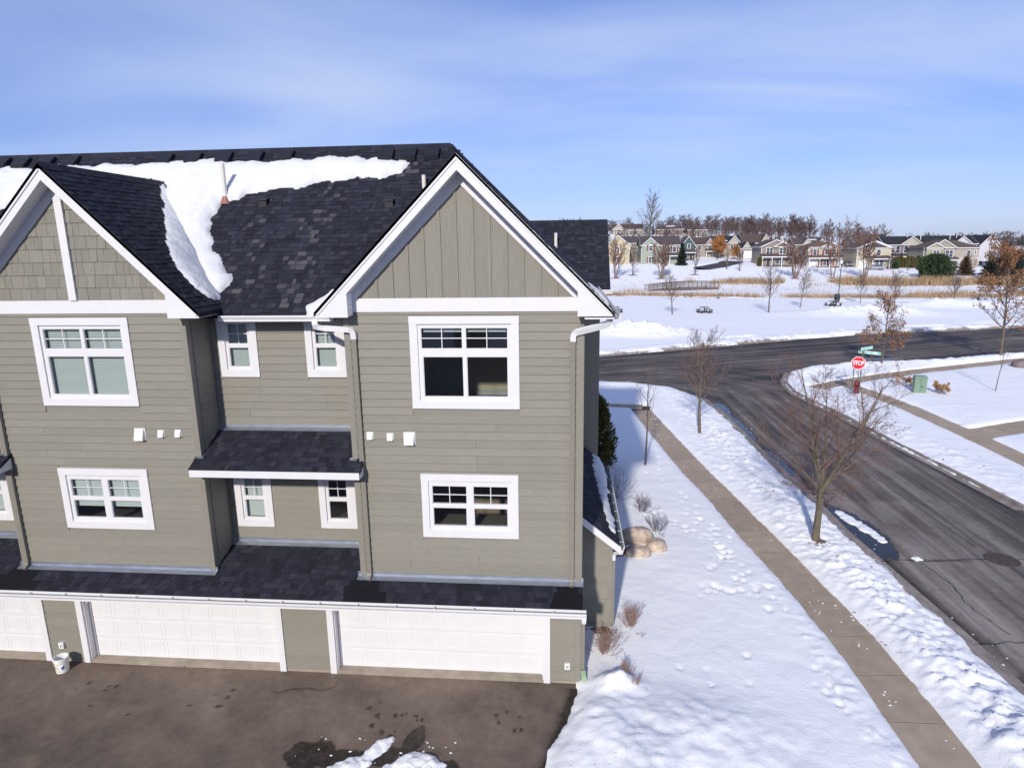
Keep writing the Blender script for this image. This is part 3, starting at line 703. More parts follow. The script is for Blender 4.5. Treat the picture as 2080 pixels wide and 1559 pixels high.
wc2 = recess(-16.6, BL[0], [(UP1[0]+sh-.2, UP1[1]+sh-.2, *UP1[2:]), (UP2[0]+sh-.39, UP2[1]+sh-.39, *UP2[2:])], [(LO1[0]+sh-.2, LO1[1]+sh-.2, *LO1[2:]), (LO2[0]+sh-.39, LO2[1]+sh-.39, *LO2[2:])], True)
# side faces of the bays
sw = MB(); sw.box(BL[1]-.12, BL[1]-.002, W+.13, YR, 2.4, 8.5); sw = sw.build('wall', M['corner'], B)
planks(sw, W+.14, YR-.03, 2.75, 8.45, BL[1]-.002, side=True)
c = MB(); c.box(BL[1], BL[1]+.018, YR-.05, YR, 2.9, 8.4); c.build('corner_board', M['corner'], sw)
sw2 = MB(); sw2.box(BL[0]+.002, BL[0]+.12, W+.13, YR, 2.4, 8.5); sw2.build('wall', M['siding'], B)
sw3 = MB(); sw3.box(BR[0]+.002, BR[0]+.12, W+.13, YR, 2.4, 8.5); sw3.build('wall', M['siding'], B)
# the right flank and the rest of the body
fl = MB(); fl.box(.24, .35, W+.13, 21.0, 0.0, 8.5); fl = fl.build('wall', M['siding'], B)
c = MB(); c.box(.352, .37, W-.02, W+.12, 0.05, 8.5); c.build('corner_board', M['corner'], fl)
body = MB(); body.box(-24, -16.3, 12.9, 21.0, 0, 8.4); body.box(-16.2, .2, 20.8, 21.0, 0, 8.4); body.box(-24, -16.3, 12.75, 12.9, 0, 8.4); body.build('wall', M['corner'], B)
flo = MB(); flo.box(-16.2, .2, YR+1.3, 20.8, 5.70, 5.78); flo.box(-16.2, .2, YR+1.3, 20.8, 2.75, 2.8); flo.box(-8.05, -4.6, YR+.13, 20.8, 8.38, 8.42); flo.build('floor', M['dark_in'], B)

# gables
def gable(cx, kind):
    hw = 3.0; yz = 12.35; ap = 11.56; zb = 8.46
    tri = MB(); i_ap = 11.22; ibz = 8.78
    tri.prism([(cx-2.42, ibz), (cx+2.42, ibz), (cx, ibz+2.42)], 'y', W, W+.1); gw = tri.build('gable_wall', M['corner'], B)
    bd = MB(); bd.box(cx-2.44, cx+2.4, W-.035, W+.02, 8.53, 8.81); bd.build('band_board', M['white'], gw)
    # frieze boards under the soffit
    for s in (-1, 1):
        f = MB(); f.prism([(cx+s*2.22, 8.81), (cx+s*2.50, 8.81), (cx, 8.81+2.50), (cx, 8.81+2.20)], 'y', W-.05, W+.01); f.build('frieze_board', M['white'], gw)
    if kind == 'batten':
        x = cx-2.1; k = 0
        st = .335
        while x < cx+2.15:
            a = x; b = min(x+st, cx+2.2); 
            top = lambda q: 8.81+2.22-abs(q-cx)
            ta, tb = max(top(a), 8.815), max(top(b), 8.815)
            pl = [(a+.004, 8.812), (b-.004, 8.812), (b-.004, tb), (a+.004, ta)]
            if a < cx < b: pl = [(a+.004, 8.812), (b-.004, 8.812), (b-.004, tb), (cx, top(cx)), (a+.004, ta)]
            p = MB(); p.prism(pl, 'y', W-.012, W+.005); p.build('board', M['siding_v'], gw)
            if k > 0 and ta > 8.9:
                p = MB(); p.box(a-.058, a+.0, W-.034, W-.010, 8.812, ta-.01); p.build('batten', M['siding_v'], gw)
            x += st; k += 1
    else:
        r = random.Random(4)
        rows = [8.81+.268*i for i in range(9)]
        for i, z in enumerate(rows):
            lim = 8.81+2.25-z
            if lim <= .1: continue
            x = cx-lim
            while x < cx+lim-.02:
                wdt = r.uniform(.13, .30); a, b = x, min(x+wdt, cx+lim)
                t_ = MB(); zt = z+.275; 
                ta = min(zt, 8.81+2.28-abs(a-cx)); tb = min(zt, 8.81+2.28-abs(b-cx))
                l = .024+r.uniform(-.004, .005)
                if b-a > .03:
                    t_.add([(a+.003,W-l,z),(b-.003,W-l,z),(b-.003,W,z),(a+.003,W,z),(a+.003,W-.008,ta),(b-.003,W-.008,tb),(b-.003,W,tb),(a+.003,W,ta)],
                           [(0,3,2,1),(4,5,6,7),(0,1,5,4),(1,2,6,5),(3,0,4,7)])
                    t_.build('shake', M['shake'], gw)
                x += wdt
        p = MB(); p.box(cx-.085, cx+.085, W-.07, W-.02, 8.81, 8.81+2.35); p.build('king_post', M['white'], gw)
    # rake boards with returns
    for s in (-1, 1):
        pl = [(cx+s*2.98, zb), (cx+s*2.30, zb), (cx+s*2.30, 8.94), (cx, 8.94+2.30), (cx, ap-.04), (cx+s*2.98, ap-.04-2.98)]
        f = MB(); f.prism([(p[0], p[1]) for p in pl], 'y', yz, yz+.045); f.build('rake_board', M['white'], gw)
        f = MB(); o = .10
        f.prism([(cx+s*3.0, 8.56), (cx+s*2.93, 8.50), (cx, 8.50+2.93), (cx, ap-.015)], 'y', yz-.02, yz-.001); f.build('rake_moulding', M['white'], gw)
        # soffit strips between rake and wall
        for j in range(4):
            y0 = yz+.046+j*.09
            g = MB(); g.prism([(cx+s*2.36, 8.90), (cx+s*2.36, 8.93), (cx, 8.93+2.36), (cx, 8.90+2.36)], 'y', y0, y0+.086); g.build('soffit_strip', M['soffit'], gw)
        for j in range(4):
            z0 = zb+.01+j*.115
            g = MB(); x_ = cx+s*2.31; g.box(min(x_, x_+s*.03), max(x_, x_+s*.03), yz+.045, W-.05, z0, z0+.112); g.build('soffit_strip', M['soffit'], gw)
        g = MB(); g.box(min(cx+s*2.34, cx+s*2.97), max(cx+s*2.34, cx+s*2.97), yz+.045, W+1.0 if s > 0 else YR, zb+.003, zb+.02); g.build('soffit_strip', M['soffit'], gw)
    return gw
CXR, CXL = -2.08, -10.5
gable(CXR, 'batten'); gable(CXL, 'shake')

# ---- roofs
SH = []          # (deck, loose stuff mesh)
def deck(name, poly3, th, parent=B):
    b = MB(); n_ = len(poly3); p = [Vector(v) for v in poly3]
    nn = (p[1]-p[0]).cross(p[2]-p[0]).normalized()
    if nn.z < 0: p = p[::-1]; nn = -nn
    b.add([tuple(v) for v in p]+[tuple(v-Vector((0, 0, th))) for v in p], [tuple(range(n_)), tuple(range(2*n_-1, n_-1, -1))]+[(i, n_+i, n_+(i+1) % n_, (i+1) % n_) for i in range(n_)], .3)
    return b.build(name, M['shingle'], parent)
TAB = {}
def tabgeo(U, V, Nn, wd, ex, th):
    a = [Vector((0, 0, 0)), U*wd, U*wd+V*(ex*1.25), V*(ex*1.25)]
    lo = [a[0], a[1], a[2], a[3]]; up = [a[0]+Nn*th, a[1]+Nn*th, a[2]+Nn*.003, a[3]+Nn*.003]
    return [tuple(v) for v in lo+up], [(4, 5, 6, 7), (0, 1, 5, 4), (1, 2, 6, 5), (3, 0, 4, 7)]
def shingles(dk, O, U, V, u0, u1, v1, seed, accept=None, tone_f=None, single=None, ex=.14, uoff=None):
    r = random.Random(seed); O = Vector(O); U = Vector(U).normalized(); V = Vector(V).normalized(); Nn = U.cross(V).normalized()
    if Nn.z < 0: Nn = -Nn
    loose = MB(); nrow = int(v1/ex)+1; cnt = 0
    for i in range(nrow):
        v = i*ex
        if v > v1-.03: break
        u = u0(v) if callable(u0) else u0; ue = u1(v) if callable(u1) else u1
        e2 = min(ex, (v1-v)/1.25)
        while u < ue-.01:
            wd = r.choice((.08, .11, .14, .17, .21)); wd = min(wd, ue-u)
            th = .020 if r.random() < .5 else .008
            c = O+U*(u+wd/2)+V*(v+ex/2)
            if accept is None or accept(c):
                tn = r.choice((.20, .27, .32, .36, .40, .46, .52))*r.uniform(.92, 1.05)
                if th < .01: tn *= .75
                if tone_f: tn = tone_f(c, tn, r)
                tn = max(.02, min(1, tn))
                if single and single(c):
                    tb = round(tn*12)/12; key = (dk.name, round(wd, 2), round(e2, 2), th, tb)
                    if key not in TAB:
                        g = MB(); vs, fs = tabgeo(U, V, Nn, round(wd, 2)-.003, e2, th); g.add(vs, fs, max(tb, .01)); TAB[key] = g.mesh('shingle', M['shingle'])
                    link('shingle', TAB[key], dk, tuple(O+U*u+V*v)); cnt += 1
                else:
                    vs, fs = tabgeo(U, V, Nn, wd-.003, e2, th); p = O+U*u+V*v
                    loose.add([(p.x+a[0], p.y+a[1], p.z+a[2]) for a in vs], fs, tn)
            u += wd
    if loose.v: tag(loose.build('shingles', M['shingle'], dk), kind='stuff')
    return cnt
EY, EZ = 13.15, 8.47; RY, RZ = 17.1, 12.42; EX = .94
S2 = math.sqrt(.5)
mr = deck('roof', [(-24, EY, EZ), (EX, EY, EZ), (EX-(RY-EY), RY, RZ), (-24, RY, RZ)], .10)
deck('roof', [(-24, 21.05, EZ), (EX, 21.05, EZ), (EX-(RY-EY), RY, RZ), (-24, RY, RZ)], .10)
def zgR(x): return 11.56-abs(x-CXR)
def acc_main(c):
    if c.x > EX-(c.y-EY)-.02: return False
    for cx in (CXR, CXL):
        if abs(c.x-cx) < 3.0 and 11.56-abs(c.x-cx) > c.z+.0: return False
    return True
def worn(c, t, r):
    # pale dried streaks on the slope
    a = math.exp(-(((c.x+5.95-.12*(c.y-14.5))/.30)**2))*(1 if 13.2 < c.y < 16.1 else 0)
    b = math.exp(-(((c.x+7.25+.15*(c.y-14.2))/.28)**2))*(1 if 13.5 < c.y < 15.2 else 0)
    d = math.exp(-(((c.x+3.9)/.25)**2+((c.y-16.3)/.4)**2))
    k = max(a*.45, b*.3, d*.3)
    if r.random() < k*.9: t = t*.4+r.uniform(.48, .72)
    return t
shingles(mr, (-18, EY, EZ), (1, 0, 0), (0, S2, S2), 0, 18, (RY-EY)/S2, 21, acc_main, worn)
# hip / right gable outer slope
hd = deck('roof', [(EX, 12.33, 8.515), (EX, 21.05, 8.515), (EX-3.92, RY, 12.435), (CXR+.0, 14.7, 11.535), (CXR, 12.33, 11.535)], .06)
shingles(hd, (EX, 12.33, 8.52), (0, 1, 0), (-S2, 0, S2), 0, 6, 3.02/S2, 5, lambda c: c.y < 12.4+3.4)
deck('roof', [(CXR-3.0, 12.33, 8.56), (CXR-3.0, 13.3, 8.56), (CXR, 16.3, 11.56), (CXR, 12.33, 11.56)], .08)
# left gable roof
ld = deck('roof', [(CXL+3.0, 12.33, 8.56), (CXL+3.0, 13.26, 8.56), (CXL, 16.26, 11.56), (CXL, 12.33, 11.56)], .08)
shingles(ld, (CXL+3.0, 12.33, 8.565), (0, 1, 0), (-S2, 0, S2), 0, 4.2, 3.0/S2, 8, lambda c: c.y < EY+(c.z-EZ)+.06)
deck('roof', [(CXL-3.0, 12.33, 8.56), (CXL-3.0, 13.26, 8.56), (CXL, 16.26, 11.56), (CXL, 12.33, 11.56)], .08)
rc = MB()
for x in np.arange(-18, -3.1, .3): rc.prism([(RY-.15, RZ-.13), (RY, RZ+.035), (RY+.15, RZ-.13)], 'x', x, x+.295, .2+.25*RNG.random())
rc2 = MB()
for y in np.arange(12.33, 16.1, .25): rc2.prism([(CXL-.14, 11.45), (CXL, 11.60), (CXL+.14, 11.45)], 'y', y, y+.245, .2+.25*RNG.random())
rc.build('ridge_cap', M['shingle'], mr); rc2.build('ridge_cap', M['shingle'], ld)
# skirt roof over the garage doors
GY, GZ = 12.07, 2.29; SK = .40; su = math.hypot(1, SK)
sk = deck('roof', [(-24, GY, GZ), (.38, GY, GZ), (.38, W+.05, GZ+SK*(W+.05-GY)), (-24, W+.05, GZ+SK*(W+.05-GY))], .06)
sk2 = deck('roof', [(BL[1]-.02, W, GZ+SK*(W-GY)), (BR[0]+.02, W, GZ+SK*(W-GY)), (BR[0]+.02, YR+.03, GZ+SK*(YR+.03-GY)), (BL[1]-.02, YR+.03, GZ+SK*(YR+.03-GY))], .06)
deck('roof', [(-16.3, W, GZ+SK*(W-GY)), (BL[0]+.02, W, GZ+SK*(W-GY)), (BL[0]+.02, YR+.03, GZ+SK*(YR+.03-GY)), (-16.3, YR+.03, GZ+SK*(YR+.03-GY))], .06)
def wet(c, t, r):
    for wx, wd in ((-4.45, .62), (.15, .55), (-12.75, .8)):
        sp = .12+.55*(12.75-c.y)/.68
        if abs(c.x-wx) < sp*wd*1.3+r.uniform(-.08, .08) and c.y < 12.66: return .035
    return t
V1 = (0, 1/su, SK/su)
shingles(sk, (-18, GY, GZ), (1, 0, 0), V1, 0, 18.38, (W-GY)*su, 31, None, wet, lambda c: c.x > -3.5)
shingles(sk2, (BL[1], W-.03, GZ+SK*(W-.03-GY)), (1, 0, 0), V1, .02, BR[0]-BL[1]-.02, (YR-W)*su, 33, None, None)
sk3 = [o for o in B.children if o.name.startswith('roof')][-1]
shingles(sk3, (-16.2, W-.03, GZ+SK*(W-.03-GY)), (1, 0, 0), V1, .02, 3.3, (YR-W)*su, 34, None, None)
# awning roofs in the recesses
AY, AZ, AZ1 = 12.38, 5.16, 5.78; AS = (AZ1-AZ)/(YR-AY); au = math.hypot(1, AS)
def awning(x0, x1, seed, single):
    # the roof runs back between the bays; in front of them it is wider
    mid0, mid1 = x0+.13, x1-.26
    dk = deck('awning_roof', [(x0, AY, AZ), (x1, AY, AZ), (x1, W-.03, AZ+AS*(W-.03-AY)), (mid1, W-.03, AZ+AS*(W-.03-AY)), (mid1, YR+.02, AZ1+AS*.02), (mid0, YR+.02, AZ1+AS*.02), (mid0, W-.03, AZ+AS*(W-.03-AY)), (x0, W-.03, AZ+AS*(W-.03-AY))], .05)
    shingles(dk, (x0, AY-.01, AZ), (1, 0, 0), (0, 1/au, AS/au), lambda v: 0 if v < .30 else .13, lambda v: x1-x0 if v < .30 else x1-x0-.26, (YR-AY)*au, seed, None, None, single)
    f = MB(); f.box(x0+.02, x1-.02, AY-.02, AY+.02, AZ-.165, AZ-.012); f.build('fascia', M['white'], dk)
    f = MB(); f.prism([(AY+.02, AZ-.165), (W-.06, AZ-.165), (W-.06, AZ+AS*(W-.06-AY)-.06), (AY+.02, AZ-.05)], 'x', x1-.05, x1-.02); f.build('fascia', M['white'], dk)
    f = MB(); f.box(x0+.05, x1-.06, AY+.02, W-.06, AZ-.16, AZ-.145); f.box(mid0, mid1, W-.06, YR, AZ-.16, AZ-.145); f.build('soffit', M['soffit'], dk)
    f = MB(); f.prism([(YR-.12, AZ1-.12*AS+.012), (YR-.12, AZ1-.12*AS+.03), (YR-.03, AZ1-.03*AS+.035), (YR-.022, AZ1+.09), (YR-.012, AZ1+.09), (YR-.012, AZ1)], 'x', mid0+.02, mid1-.01); f.build('flashing', M['flash'], dk)
    for xx in (x0+.06, x1-.3): f = MB(); f.box(xx, xx+.16, W-.12, W-.03, AZ+.17, AZ+.21); f.build('flashing', M['flash'], dk)
    return dk
awning(-8.2, -4.36, 51, lambda c: c.y < 12.95); awning(-16.6, -12.62, 52, None)
def flashing(x0, x1, y):
    z = GZ+SK*(y-GY); f = MB()
    f.prism([(y-.155, z-.155*SK+.022), (y-.155, z-.155*SK+.030), (y-.03, z-.03*SK+.034), (y-.028, z+.10), (y-.018, z+.10), (y-.018, z)], 'x', x0, x1); return f.build('flashing', M['flash'], sk)
flashing(BR[0]-.06, BR[1]+.04, W); flashing(BL[0]-.05, BL[1]+.05, W); flashing(BL[1]+.03, BR[0]-.01, YR); flashing(-16.2, BL[0]-.02, YR)

# gutters and downspouts
def gutter_x(x0, x1, y, z, parent, w_=.12, hh=.13):
    prof = [(y, z-hh), (y+w_, z-hh), (y+w_, z+.01), (y+w_-.006, z+.01), (y+w_-.006, z-hh+.006), (y+.012, z-hh+.006), (y-.022, z-.03), (y-.022, z-.006), (y-.005, z-.006), (y-.005, z), (y-.032, z), (y-.032, z-.035), (y, z-hh+.04)]
    b = MB(); b.prism(prof, 'x', x0, x1); g = b.build('gutter', M['white'], parent)
    e = MB(); e.box(x0, x0+.006, y-.03, y+w_, z-hh+.003, z-.003); e.box(x1-.006, x1, y-.03, y+w_, z-hh+.003, z-.003); e.build('end_cap', M['white'], g)
    i = MB(); i.box(x0+.01, x1-.01, y+.015, y+w_-.008, z-hh+.008, z-.05); i.build('gutter_bed', M['gutter_in'], g)
    k = MB(); x = x0+.5
    while x < x1: k.box(x, x+.02, y-.02, y+w_-.01, z-.01, z-.004); x += .85
    k.build('hanger', M['white'], g); return g
gutter_x(-22, .45, GY-.125, GZ-.01, B)
gutter_x(CXL+3.0, CXR-2.86, EY-.10, EZ-.035, B)
ff = MB(); ff.box(-16, .36, GY+.0, W, 2.10, 2.13); ff.build('soffit', M['soffit'], sk)
ff = MB(); ff.box(CXL+2.9, CXR-2.9, EY+.02, YR, 8.32, 8.345); ff.build('soffit', M['soffit'], mr)
# long gutter on the right eave (runs away from the viewer)
b = MB(); b.prism([(EX-.02, 8.50), (EX-.02, 8.37), (EX+.09, 8.37), (EX+.12, 8.47), (EX+.12, 8.50), (EX+.10, 8.50), (EX+.08, 8.39), (EX, 8.39), (EX, 8.50)], 'y', 12.42, 21); b.build('gutter', M['white'], hd)
b = MB(); b.box(.36, EX-.02, 12.40, 21, 8.40, 8.43); b.build('soffit', M['soffit'], hd)
def arc(pts, r=.1, n=5):
    P = [Vector(p) for p in pts]; o = [P[0]]
    for a, b_, c_ in zip(P[:-2], P[1:-1], P[2:]):
        d1 = (a-b_); d2 = (c_-b_); rr = min(r, d1.length*.49, d2.length*.49); p0 = b_+d1.normalized()*rr; p1 = b_+d2.normalized()*rr
        for i in range(n+1):
            t = i/n; o.append(p0*(1-t)**2+b_*2*t*(1-t)+p1*t*t)
    o.append(P[-1]); return o
def downspout(x, top, ztop, zbot, yw=W-.062, out=.12):
    e = MB(); e.rect_tube(arc(top+[(x, yw, ztop)], .13), .056, .044); el = e.build('downspout', M['white'], B)
    t = MB(); t.rect_tube([(x, yw, ztop+.02), (x, yw, zbot+.14)], .050, .036); t.build('downspout_pipe', M['taupe_metal'], el)
    t = MB(); t.rect_tube(arc([(x, yw, zbot+.16), (x, yw, zbot+.06), (x, yw-out, zbot-.01)], .06), .043, .034); t.build('downspout_outlet', M['taupe_metal'], el)
downspout(-4.40, [(-5.36, EY-.05, EZ-.12), (-5.36, EY-.12, EZ-.27), (-5.06, W-.13, EZ-.25), (-4.40, W-.085, EZ-.30)], 7.98, 2.55)
downspout(.14, [(.86, 12.55, 8.38), (.84, 12.6, 8.28), (.14, W-.062, 8.09)], 7.92, 2.55)
downspout(-12.72, [(-13.6, EY-.05, EZ-.12), (-13.6, EY-.12, EZ-.27), (-13.32, W-.13, EZ-.25), (-12.72, W-.085, EZ-.30)], 7.98, 2.55)
# short drop at the end of the skirt gutter and pipe down the corner
e = MB(); e.rect_tube(arc([(.40, GY-.06, 2.15), (.40, GY-.06, 2.02), (.41, W+.02, 1.78), (.41, W+.05, 1.6)], .08), .045, .036); el = e.build('downspout', M['white'], B)
e = MB(); e.rect_tube([(.41, W+.05, 1.62), (.41, W+.05, .3), (.44, W-.02, .12)], .04, .033); e.build('downspout_pipe', M['taupe_metal'], el)
M['green_tip'] = simple('green_plastic', (.20, .30, .18), .5)
e = MB(); e.rect_tube(arc([(.42, W+.02, .34), (.43, W-.02, .2), (.5, W-.12, .06)], .06), .055, .045); e.build('downspout_outlet', M['green_tip'], el)

# garage front
DOORS = [(-5.36, -.48), (-11.57, -6.75), (-17.6, -12.72)]
DY = W+.20
piers = [(-.33, BR[1]), (-6.60, -5.51), (-12.57, -11.72)]
for a, b_ in piers:
    p = MB(); p.box(a, b_, W, W+.3, .0, 2.3); wl = p.build('wall', M['corner'], B)
    planks(wl, a+.001, b_-(.13 if b_ > 0 else .001), .10, 2.12, W)
    if b_ > 0: c = MB(); c.box(b_-.13, b_, W-.032, W+.02, .06, 2.12); c.build('corner_board', M['corner'], wl)
hdm = MB(); hdm.box(-18, .3, W+.02, W+.3, 2.13, 2.45); hdm.build('header', M['white'], B)
ap = MB(); 
for a, b_ in DOORS: ap.box(a-.12, (a+b_)/2-.012, W-.03, W+.5, -.05, .022); ap.box((a+b_)/2+.012, b_+.12, W-.03, W+.5, -.05, .022)
ap.build('apron', M['apron'], B)
ap = MB(); ap.box(-18, .34, W-.012, W+.3, -.05, .055); ap.build('foundation', M['apron'], B)
PANEL = {}
def door_panel(pw, ph):
    k = (round(pw, 3), round(ph, 3))
    if k not in PANEL:
        b = MB(); r = .022
        b.box(0, pw, -.006, 0, 0, r); b.box(0, pw, -.006, 0, ph-r, ph); b.box(0, r, -.006, 0, r, ph-r); b.box(pw-r, pw, -.006, 0, r, ph-r)
        n_ = 6
        for i in range(1, n_): xx = r+(pw-2*r)*i/n_; b.box(xx-.006, xx+.006, -.0022, 0, r+.01, ph-r-.01)
        PANEL[k] = b.mesh('door_panel', M['door_white'])
    return PANEL[k]
for a, b_ in DOORS:
    d = MB(); 
    for i in range(4): d.box(a, b_, DY, DY+.04, .03+i*.53, .03+i*.53+.524)
    d.box(a, b_, DY+.012, DY+.03, .03, 2.15); d.box(a, b_, DY-.005, DY+.03, .005, .03)
    dr = d.build('garage_door', M['door_white'], B)
    wdt = (b_-a)
    xs_ = [.0, .62, 1.245, 1.86, 2.53, 3.13, 3.73, 4.32]
    for i in range(4):
        for xx in xs_:
            link('door_panel', door_panel(.535*wdt/4.88, .385), dr, (a+.02+xx*wdt/4.88, DY, .03+i*.53+.07))
    for s, e in ((a-.15, a), (b_, b_+.15)):
        t = MB(); t.box(s, e, W-.05, W+.02, .0, 2.13); t.build('door_trim', M['white'], dr)
    for s in (a, b_-.02):
        t = MB(); t.box(s-.001, s+.021, W+.0, DY-.002, .02, 2.13); t.build('door_trim', M['white'], dr)
        t = MB(); t.box(s+.021 if s == a else s-.03, s+.05 if s == a else s-.001, DY-.05, DY-.01, .03, 2.13); t.build('weatherstrip', M['soffit'], dr)
    k = MB(); k.box(a+.02, a+.035, W+.06, W+.13, 1.52, 1.64); k.build('keypad', M['flash'], dr)
# wall vents, outlet boxes
def hood(x, z, s):
    b = MB(); w_ = .12*s; d = .10*s
    b.prism([(W-.02, z+.12*s), (W-.035-.02*s, z+.12*s), (W-.02-d, z-.08*s), (W-.02-d, z-.12*s), (W-.02, z-.12*s)], 'x', x-w_*.8, x+w_*.8)
    b.box(x-w_, x+w_, W-.03, W-.005, z-.135*s, z+.135*s); v = b.build('vent_hood', M['pvc'], B)
    f = MB(); f.box(x-w_*.6, x+w_*.6, W-.02-d-.004, W-.02-d-.0005, z-.115*s, z-.09*s); f.build('flap', M['soffit'], v)
hood(-4.2, 5.87, .62); hood(-3.76, 5.85, .62); hood(-3.34, 5.82, 1.05); hood(-9.44, 5.84, 1.05); hood(-8.95, 5.86, .62); hood(-8.55, 5.87, .62)
def outlet(x, z):
    b = MB(); b.box(x-.062, x+.062, W-.075, W-.022, z-.075, z+.075); o = b.build('outlet_box', M['pvc'], B)
    c = MB(); c.box(x-.02, x+.005, W-.078, W-.0755, z-.04, z+.02); c.build('socket', M['black'], o); c = MB(); c.box(x+.028, x+.034, W-.078, W-.0755, z-.06, z+.06); c.build('cover_seam', M['black'], o)
outlet(.06, .47); outlet(-12.25, .45)

# roof vents and pipes
def roofz(y): return EZ+(y-EY)
for x, y in ((-15.34,16.87),(-14.75,16.85),(-14.03,16.85),(-13.32,16.86),(-10.65,16.85),(-9.85,16.85),(-9.0,16.85),(-8.15,16.85),(-7.32,16.85),(-4.63,16.82),(-4.04,16.83),(-3.44,16.82)):
    b = MB(); z = roofz(y); b.prism([(y-.20, z-.16), (y-.24, z-.05), (y+.05, z+.19), (y+.12, z+.17), (y+.12, z+.10)], 'x', x-.19, x+.19)
    b.build('roof_vent', M['vent_black'], mr)
for x, y in ((-7.46, 15.62), (-4.27, 15.54)):
    z = roofz(y); b = MB(); b.prism([(y-.10, z-.10), (y-.11, z+.07), (y+.0, z+.12), (y+.12, z+.12)], 'x', x-.10, x+.10); b.box(x-.12, x+.12, y-.14, y+.02, z+.06, z+.085); b.build('roof_vent', M['vent_black'], mr)
def pipe(x, y, z, hgt, r=.055, boot=True):
    b = MB(); b.tube([(x, y, z-.1), (x, y, z+hgt)], r, 10); p = b.build('vent_pipe', M['pipe'], mr, smooth=False)
    if boot: c = MB(); c.lathe([(.16, -.08), (.10, .03), (.075, .10), (r+.003, .11)], 12, (x, y, z)); c.build('pipe_boot', M['pipe_base'], p)
pipe(-8.49, 15.7, 11.02, .88); pipe(-3.50, 15.95, roofz(15.95), .28, .05, False)

# back wing to the right
wy, wz0, wry, wrz = 21.3, 8.40, 23.6, 10.68
bw = MB(); bw.prism([(21.7, 0), (25.5, 0), (25.5, 8.38), (23.6, 10.3), (21.7, 8.38)], 'x', -14, 1.15); bwall = bw.build('wing_wall', M['siding'], B)
bw = MB(); bw.box(-3, .82, 20.4, 21.7, 0, 8.38); bw.build('wing_wall', M['siding'], B)
br_ = deck('roof', [(-14, wy, wz0), (1.46, wy, wz0), (1.46, wry, wrz), (-14, wry, wrz)], .10)
deck('roof', [(-14, 25.9, wz0), (1.46, 25.9, wz0), (1.46, wry, wrz), (-14, wry, wrz)], .10)
shingles(br_, (-3, wy, wz0), (1, 0, 0), (0, S2, S2), 0, 4.46, (wry-wy)/S2, 71)
b = MB(); b.prism([(wry-.14, wrz-.11), (wry, wrz+.035), (wry+.14, wrz-.11)], 'x', -3, 1.46, .3); b.build('ridge_cap', M['shingle'], br_)
gutter_x(-2, 1.5, wy-.1, wz0-.03, B); b = MB(); b.box(.8, 1.44, wy+.02, 21.7, wz0-.14, wz0-.12); b.build('soffit', M['soffit'], br_)
b = MB(); b.box(1.40, 1.44, wy, wy+.12, wz0-.22, wz0-.05); b.build('fascia', M['white'], br_)
pipe(-.375, 22.6, wz0+1.3, .55, .055, False)
# side porch with shed roof
PX, PY0, PY1 = 1.18, 14.78, 20.3
pw = MB(); pw.prism([(.36, 0), (PX, 0), (PX, 2.58), (.36, 3.25)], 'y', PY0, PY0+.1); pw.box(PX-.1, PX, PY0+.1, PY1, 0, 2.5); pw.prism([(.36, 0), (PX-.11, 0), (PX-.11, 2.6), (.36, 3.2)], 'y', PY1-.1, PY1)
pwall = pw.build('porch_wall', M['corner'], B)
zz = .28
while zz < 3.0:
    xe = min(PX-.10, .36+(3.22-zz-.1)/.82)
    if xe > .45: link('siding_plank', plank_mesh(xe-.37, min(EXP, .178)), pwall, (.37, PY0, zz))
    zz += EXP
c = MB(); c.box(PX-.10, PX+.012, PY0-.025, PY0+.1, .26, 2.52); c.build('corner_board', M['corner'], pwall)
c = MB(); c.box(.37, PX+.01, PY0-.03, PY0+.02, .10, .275); c.build('skirt_board', M['corner'], pwall)
PS = .80; pr0 = (.36, 3.36); 
def pz(x): return 3.38-PS*(x-.36)
PE = 1.34
pd = deck('porch_roof', [(.36, 14.48, pz(.36)), (PE, 14.48, pz(PE)), (PE, 20.5, pz(PE)), (.36, 20.5, pz(.36))], .07)
pu = math.hypot(1, PS)
shingles(pd, (PE, 14.48, pz(PE)), (0, 1, 0), (-1/pu, 0, PS/pu), 0, 6.0, .98*pu, 81)
c = MB(); c.prism([(.37, pz(.37)-.02), (1.37, pz(1.37)-.02), (1.37, pz(1.37)-.21), (1.30, pz(1.30)-.21), (.37, pz(.37)-.21)], 'y', 14.44, 14.475); c.build('rake_board', M['white'], pd)
c = MB(); c.prism([(.37, pz(.37)-.10), (1.30, pz(1.30)-.10), (1.30, pz(1.30)-.12), (.37, pz(.37)-.12)], 'y', 14.476, PY0-.03); c.build('soffit', M['soffit'], pd)
gz_ = pz(PE)-.02
b = MB(); b.prism([(PE, gz_), (PE, gz_-.13), (PE+.09, gz_-.13), (PE+.12, gz_-.03), (PE+.12, gz_), (PE+.10, gz_), (PE+.08, gz_-.115), (PE+.012, gz_-.115), (PE+.012, gz_)], 'y', 14.46, 20.35); g = b.build('gutter', M['white'], pd)
b = MB(); b.box(PE+.015, PE+.085, 14.5, 20.3, gz_-.11, gz_-.06); b.build('gutter_bed', M['gutter_in'], g)
b = MB()
for y in np.arange(14.7, 20.2, .62): b.box(PE+.01, PE+.115, y, y+.02, gz_-.008, gz_-.002)
b.build('hanger', M['white'], g)
e = MB(); e.rect_tube(arc([(PE+.05, 14.56, gz_-.12), (PE+.05, 14.56, gz_-.24), (PX+.045, 14.80, gz_-.36), (PX+.045, 14.80, gz_-.55)], .1), .04, .033); el = e.build('downspout', M['white'], B)
e = MB(); e.rect_tube([(PX+.045, 14.80, gz_-.53), (PX+.045, 14.80, .2)], .038, .03); e.build('downspout_pipe', M['taupe_metal'], el)

